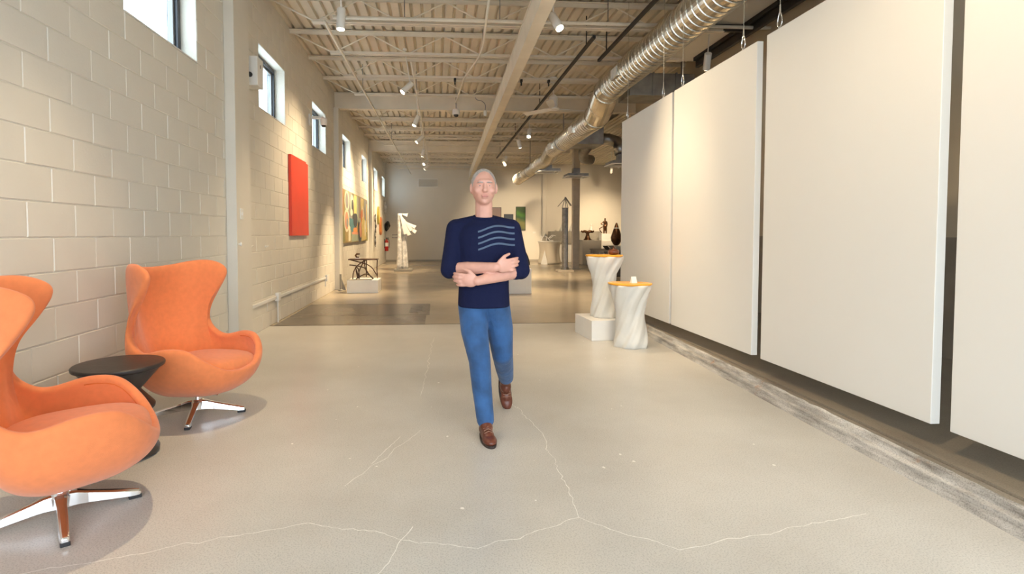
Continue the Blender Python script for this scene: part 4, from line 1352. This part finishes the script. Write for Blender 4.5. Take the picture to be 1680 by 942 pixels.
# head: skull, jaw, face
HC = Vector((-.004, -.012, 1.525))
b.ell(HC, (.073, .092, .108), 28, 20)
b.ell(HC + Vector((0, -.022, -.045)), (.053, .066, .068), 24, 16)
b.ell(HC + Vector((0, -.058, -.084)), (.026, .026, .022), 16, 12)
b.ell(HC + Vector((0, -.074, .032)), (.052, .024, .016), 18, 10)
for sx in (-1, 1):
    b.ell(HC + Vector((sx * .042, -.062, -.022)), (.022, .022, .02), 14, 10)
    b.ell(HC + Vector((sx * .076, .008, -.004)), (.009, .022, .034), 14, 10, Matrix.Rotation(sx * .3, 3, 'Z'))
b.chain([HC + Vector((0, -.088, .018)), HC + Vector((0, -.108, -.022))], [.010, .0145])
for sx in (-1, 1):
    b.ell(HC + Vector((sx * .011, -.098, -.026)), (.009, .010, .008), 10, 8)
b.ell(HC + Vector((0, -.088, -.052)), (.024, .012, .006), 14, 8)
b.ell(HC + Vector((0, -.086, -.064)), (.021, .012, .007), 14, 8)
# arms: both elbows bent, forearms crossed over the waist
SR, ER, WR = (-.172, .03, 1.27), (-.215, -.02, 1.02), (.055, -.185, 1.045)
SL, EL, WL = (.172, .03, 1.27), (.225, -.03, 1.015), (-.055, -.205, .965)
b.chain([SR, ER], [.05, .042]).chain([ER, tuple(Vector(ER).lerp(Vector(WR), .4)), WR], [.042, .043, .028])
b.chain([SL, EL], [.05, .042]).chain([EL, tuple(Vector(EL).lerp(Vector(WL), .4)), WL], [.042, .043, .028])


def hand(W, d, down, out, lens=(.075, .083, .077, .06)):
    """palm after the wrist W going along d, fingers side by side along `down`, curling towards -out"""
    W, d, down, out = Vector(W), Vector(d).normalized(), Vector(down).normalized(), Vector(out).normalized()
    M = Matrix((d, down, out)).transposed()
    b.ell(W + d * .05, (.052, .042, .019), 18, 12, M)
    for k in range(4):
        o = (k - 1.5) * .0205
        p0 = W + d * .075 + down * o
        l = lens[k]
        p1 = W + d * (.075 + l * .45) + down * o * 1.08 + out * .004
        p2 = W + d * (.075 + l * .78) + down * o * 1.1 - out * .012
        p3 = W + d * (.075 + l * .95) + down * o * 1.1 - out * .032
        b.chain([p0, p1, p2, p3], [.0095, .0092, .0086, .0075], 10)
    b.chain([W + d * .02 - down * .028, W + d * .05 - down * .056, W + d * .085 - down * .066 - out * .008], [.0125, .0105, .0088], 10)


hand(WR, (.93, .22, .12), (0.0, .1, -1), (.15, -.95, .0))
hand(WL, (-.93, .25, .05), (0.05, .1, -1), (-.2, -.95, .0))
# feet inside the shoes
b.chain([(.0, -.10, .09), (.004, -.13, .05)], [.034, .025])
b.chain([(.19, .43, .22), (.195, .42, .17)], [.034, .025])
organic('body', b, SKIN, person, .0048, 3)
# eyes and brows
for sx in (-1, 1):
    e = obj('eye', G().ell(HC + Vector((sx * .028, -.0755, .006)), (.0092, .008, .0043), 14, 10), mat('eye_white', (.75, .72, .68), .2), person, smooth=True)
    obj('iris', G().ell(HC + Vector((sx * .028, -.0815, .006)), (.0052, .0028, .0043), 12, 8), mat('grey_blue_iris', (.05, .07, .09), .2), e, smooth=True)
    obj('eyebrow', G().tube([HC + Vector((sx * .013, -.096, .024)), HC + Vector((sx * .03, -.094, .027)), HC + Vector((sx * .045, -.083, .0225))], [.003, .0034, .002], 8), HAIR, person, smooth=True)
obj('lips', G().ell(HC + Vector((0, -.0965, -.058)), (.021, .006, .0055), 14, 8), mat('lip_pink', (.55, .22, .19), .45), person, smooth=True)
# hair: short, receding, round the sides and back
h = G()
h.ell(HC + Vector((0, .018, .024)), (.078, .09, .096), 28, 20)
for sx in (-1, 1):
    h.ell(HC + Vector((sx * .055, .02, .01)), (.025, .055, .06), 16, 12)
organic('hair', h, HAIR, person, .006, 3)
# shirt
c = G()
rs = []
for z, hx, hy, cy in ((.785, .160, .122, .02), (.80, .163, .124, .02), (.90, .158, .120, .025), (1.02, .158, .120, .025), (1.12, .168, .126, .02), (1.22, .176, .124, .022), (1.285, .155, .10, .028), (1.318, .10, .078, .03), (1.338, .066, .066, .026)):
    rs.append([(hx * math.copysign(abs(math.cos(a)) ** .85, math.cos(a)), cy + hy * math.copysign(abs(math.sin(a)) ** .85, math.sin(a)), z) for a in [2 * PI * k / 40 for k in range(40)]])
c.rings(rs)
c.chain([(-.165, .03, 1.272), (-.06, .03, 1.305), (.06, .03, 1.305), (.165, .03, 1.272)], [.062, .052, .052, .062], 16)
c.chain([SR, tuple(Vector(SR).lerp(Vector(ER), .5)), ER, tuple(Vector(ER).lerp(Vector(WR), .12))], [.064, .060, .058, .052], 16)
c.chain([SL, tuple(Vector(SL).lerp(Vector(EL), .5)), EL, tuple(Vector(EL).lerp(Vector(WL), .12))], [.064, .060, .058, .052], 16)
organic('shirt', c, SHIRT, person, .007, 5)
obj('collar', G().tube([(.062 * math.cos(a) * 1.05, .022 + .064 * math.sin(a), 1.345 + .014 * math.sin(a)) for a in [2 * PI * k / 28 for k in range(28)]], .009, 8, closed=True), SHIRT, person, smooth=True)
# jeans
j = G()
j.chain([(-.045, .022, .84), (.045, .022, .84)], [.102, .102], 18)
j.chain([(-.07, .02, .80), (-.062, -.03, .64), (-.035, -.095, .47), (-.02, -.075, .30), (.0, -.10, .105)], [.094, .085, .068, .062, .054], 18)
j.chain([(.07, .02, .80), (.105, .05, .64), (.125, .075, .47), (.16, .25, .34), (.19, .40, .235)], [.094, .085, .068, .062, .054], 18)
jo = organic('jeans', j, JEANS, person, .007, 5)
# shoes


def shoe(A, d, up):
    """A ankle, d towards the toe, up the shoe's own up"""
    A, d, up = Vector(A), Vector(d).normalized(), Vector(up).normalized()
    s = d.cross(up)
    M = Matrix((d, s, up)).transposed()
    k = G()
    P = lambda a, u, w=0: A + d * a + up * u + s * w
    k.ell(P(-.025, -.05), (.052, .036, .045), 16, 12, M)
    k.ell(P(.05, -.058), (.08, .039, .036), 18, 12, M)
    k.ell(P(.125, -.064), (.075, .044, .028), 18, 12, M)
    k.ell(P(.03, -.022), (.058, .040, .040), 16, 12, M)
    k.ell(P(-.005, .0), (.048, .042, .045), 16, 12, M)
    k.ell(P(.085, -.05), (.06, .037, .030), 16, 12, M)
    so = organic('shoe', k, SHOE, person, .005, 3)
    q = []
    for n in range(28):
        a = 2 * PI * n / 28
        x = .06 + .145 * math.cos(a)
        w = (.043 + .008 * math.cos(a)) * math.sin(a)
        q.append((x, w))
    obj('sole', G().rings([[P(x, -.09, w) for x, w in q], [P(x, -.074, w * 1.03) for x, w in q]]), SOLE, so)
    for n in range(4):
        a = .055 + n * .017
        z = .006 - n * .0085
        obj('lace', G().tube([P(a, z - .012, -.026), P(a + .004, z + .002, 0), P(a, z - .012, .026)], .003, 6), LACE, so)


shoe((.0, -.10, .09), (.10, -1, 0), (0, 0, 1))
shoe((.19, .425, .20), (.10, -.32, -.95), (.05, -.95, .32))
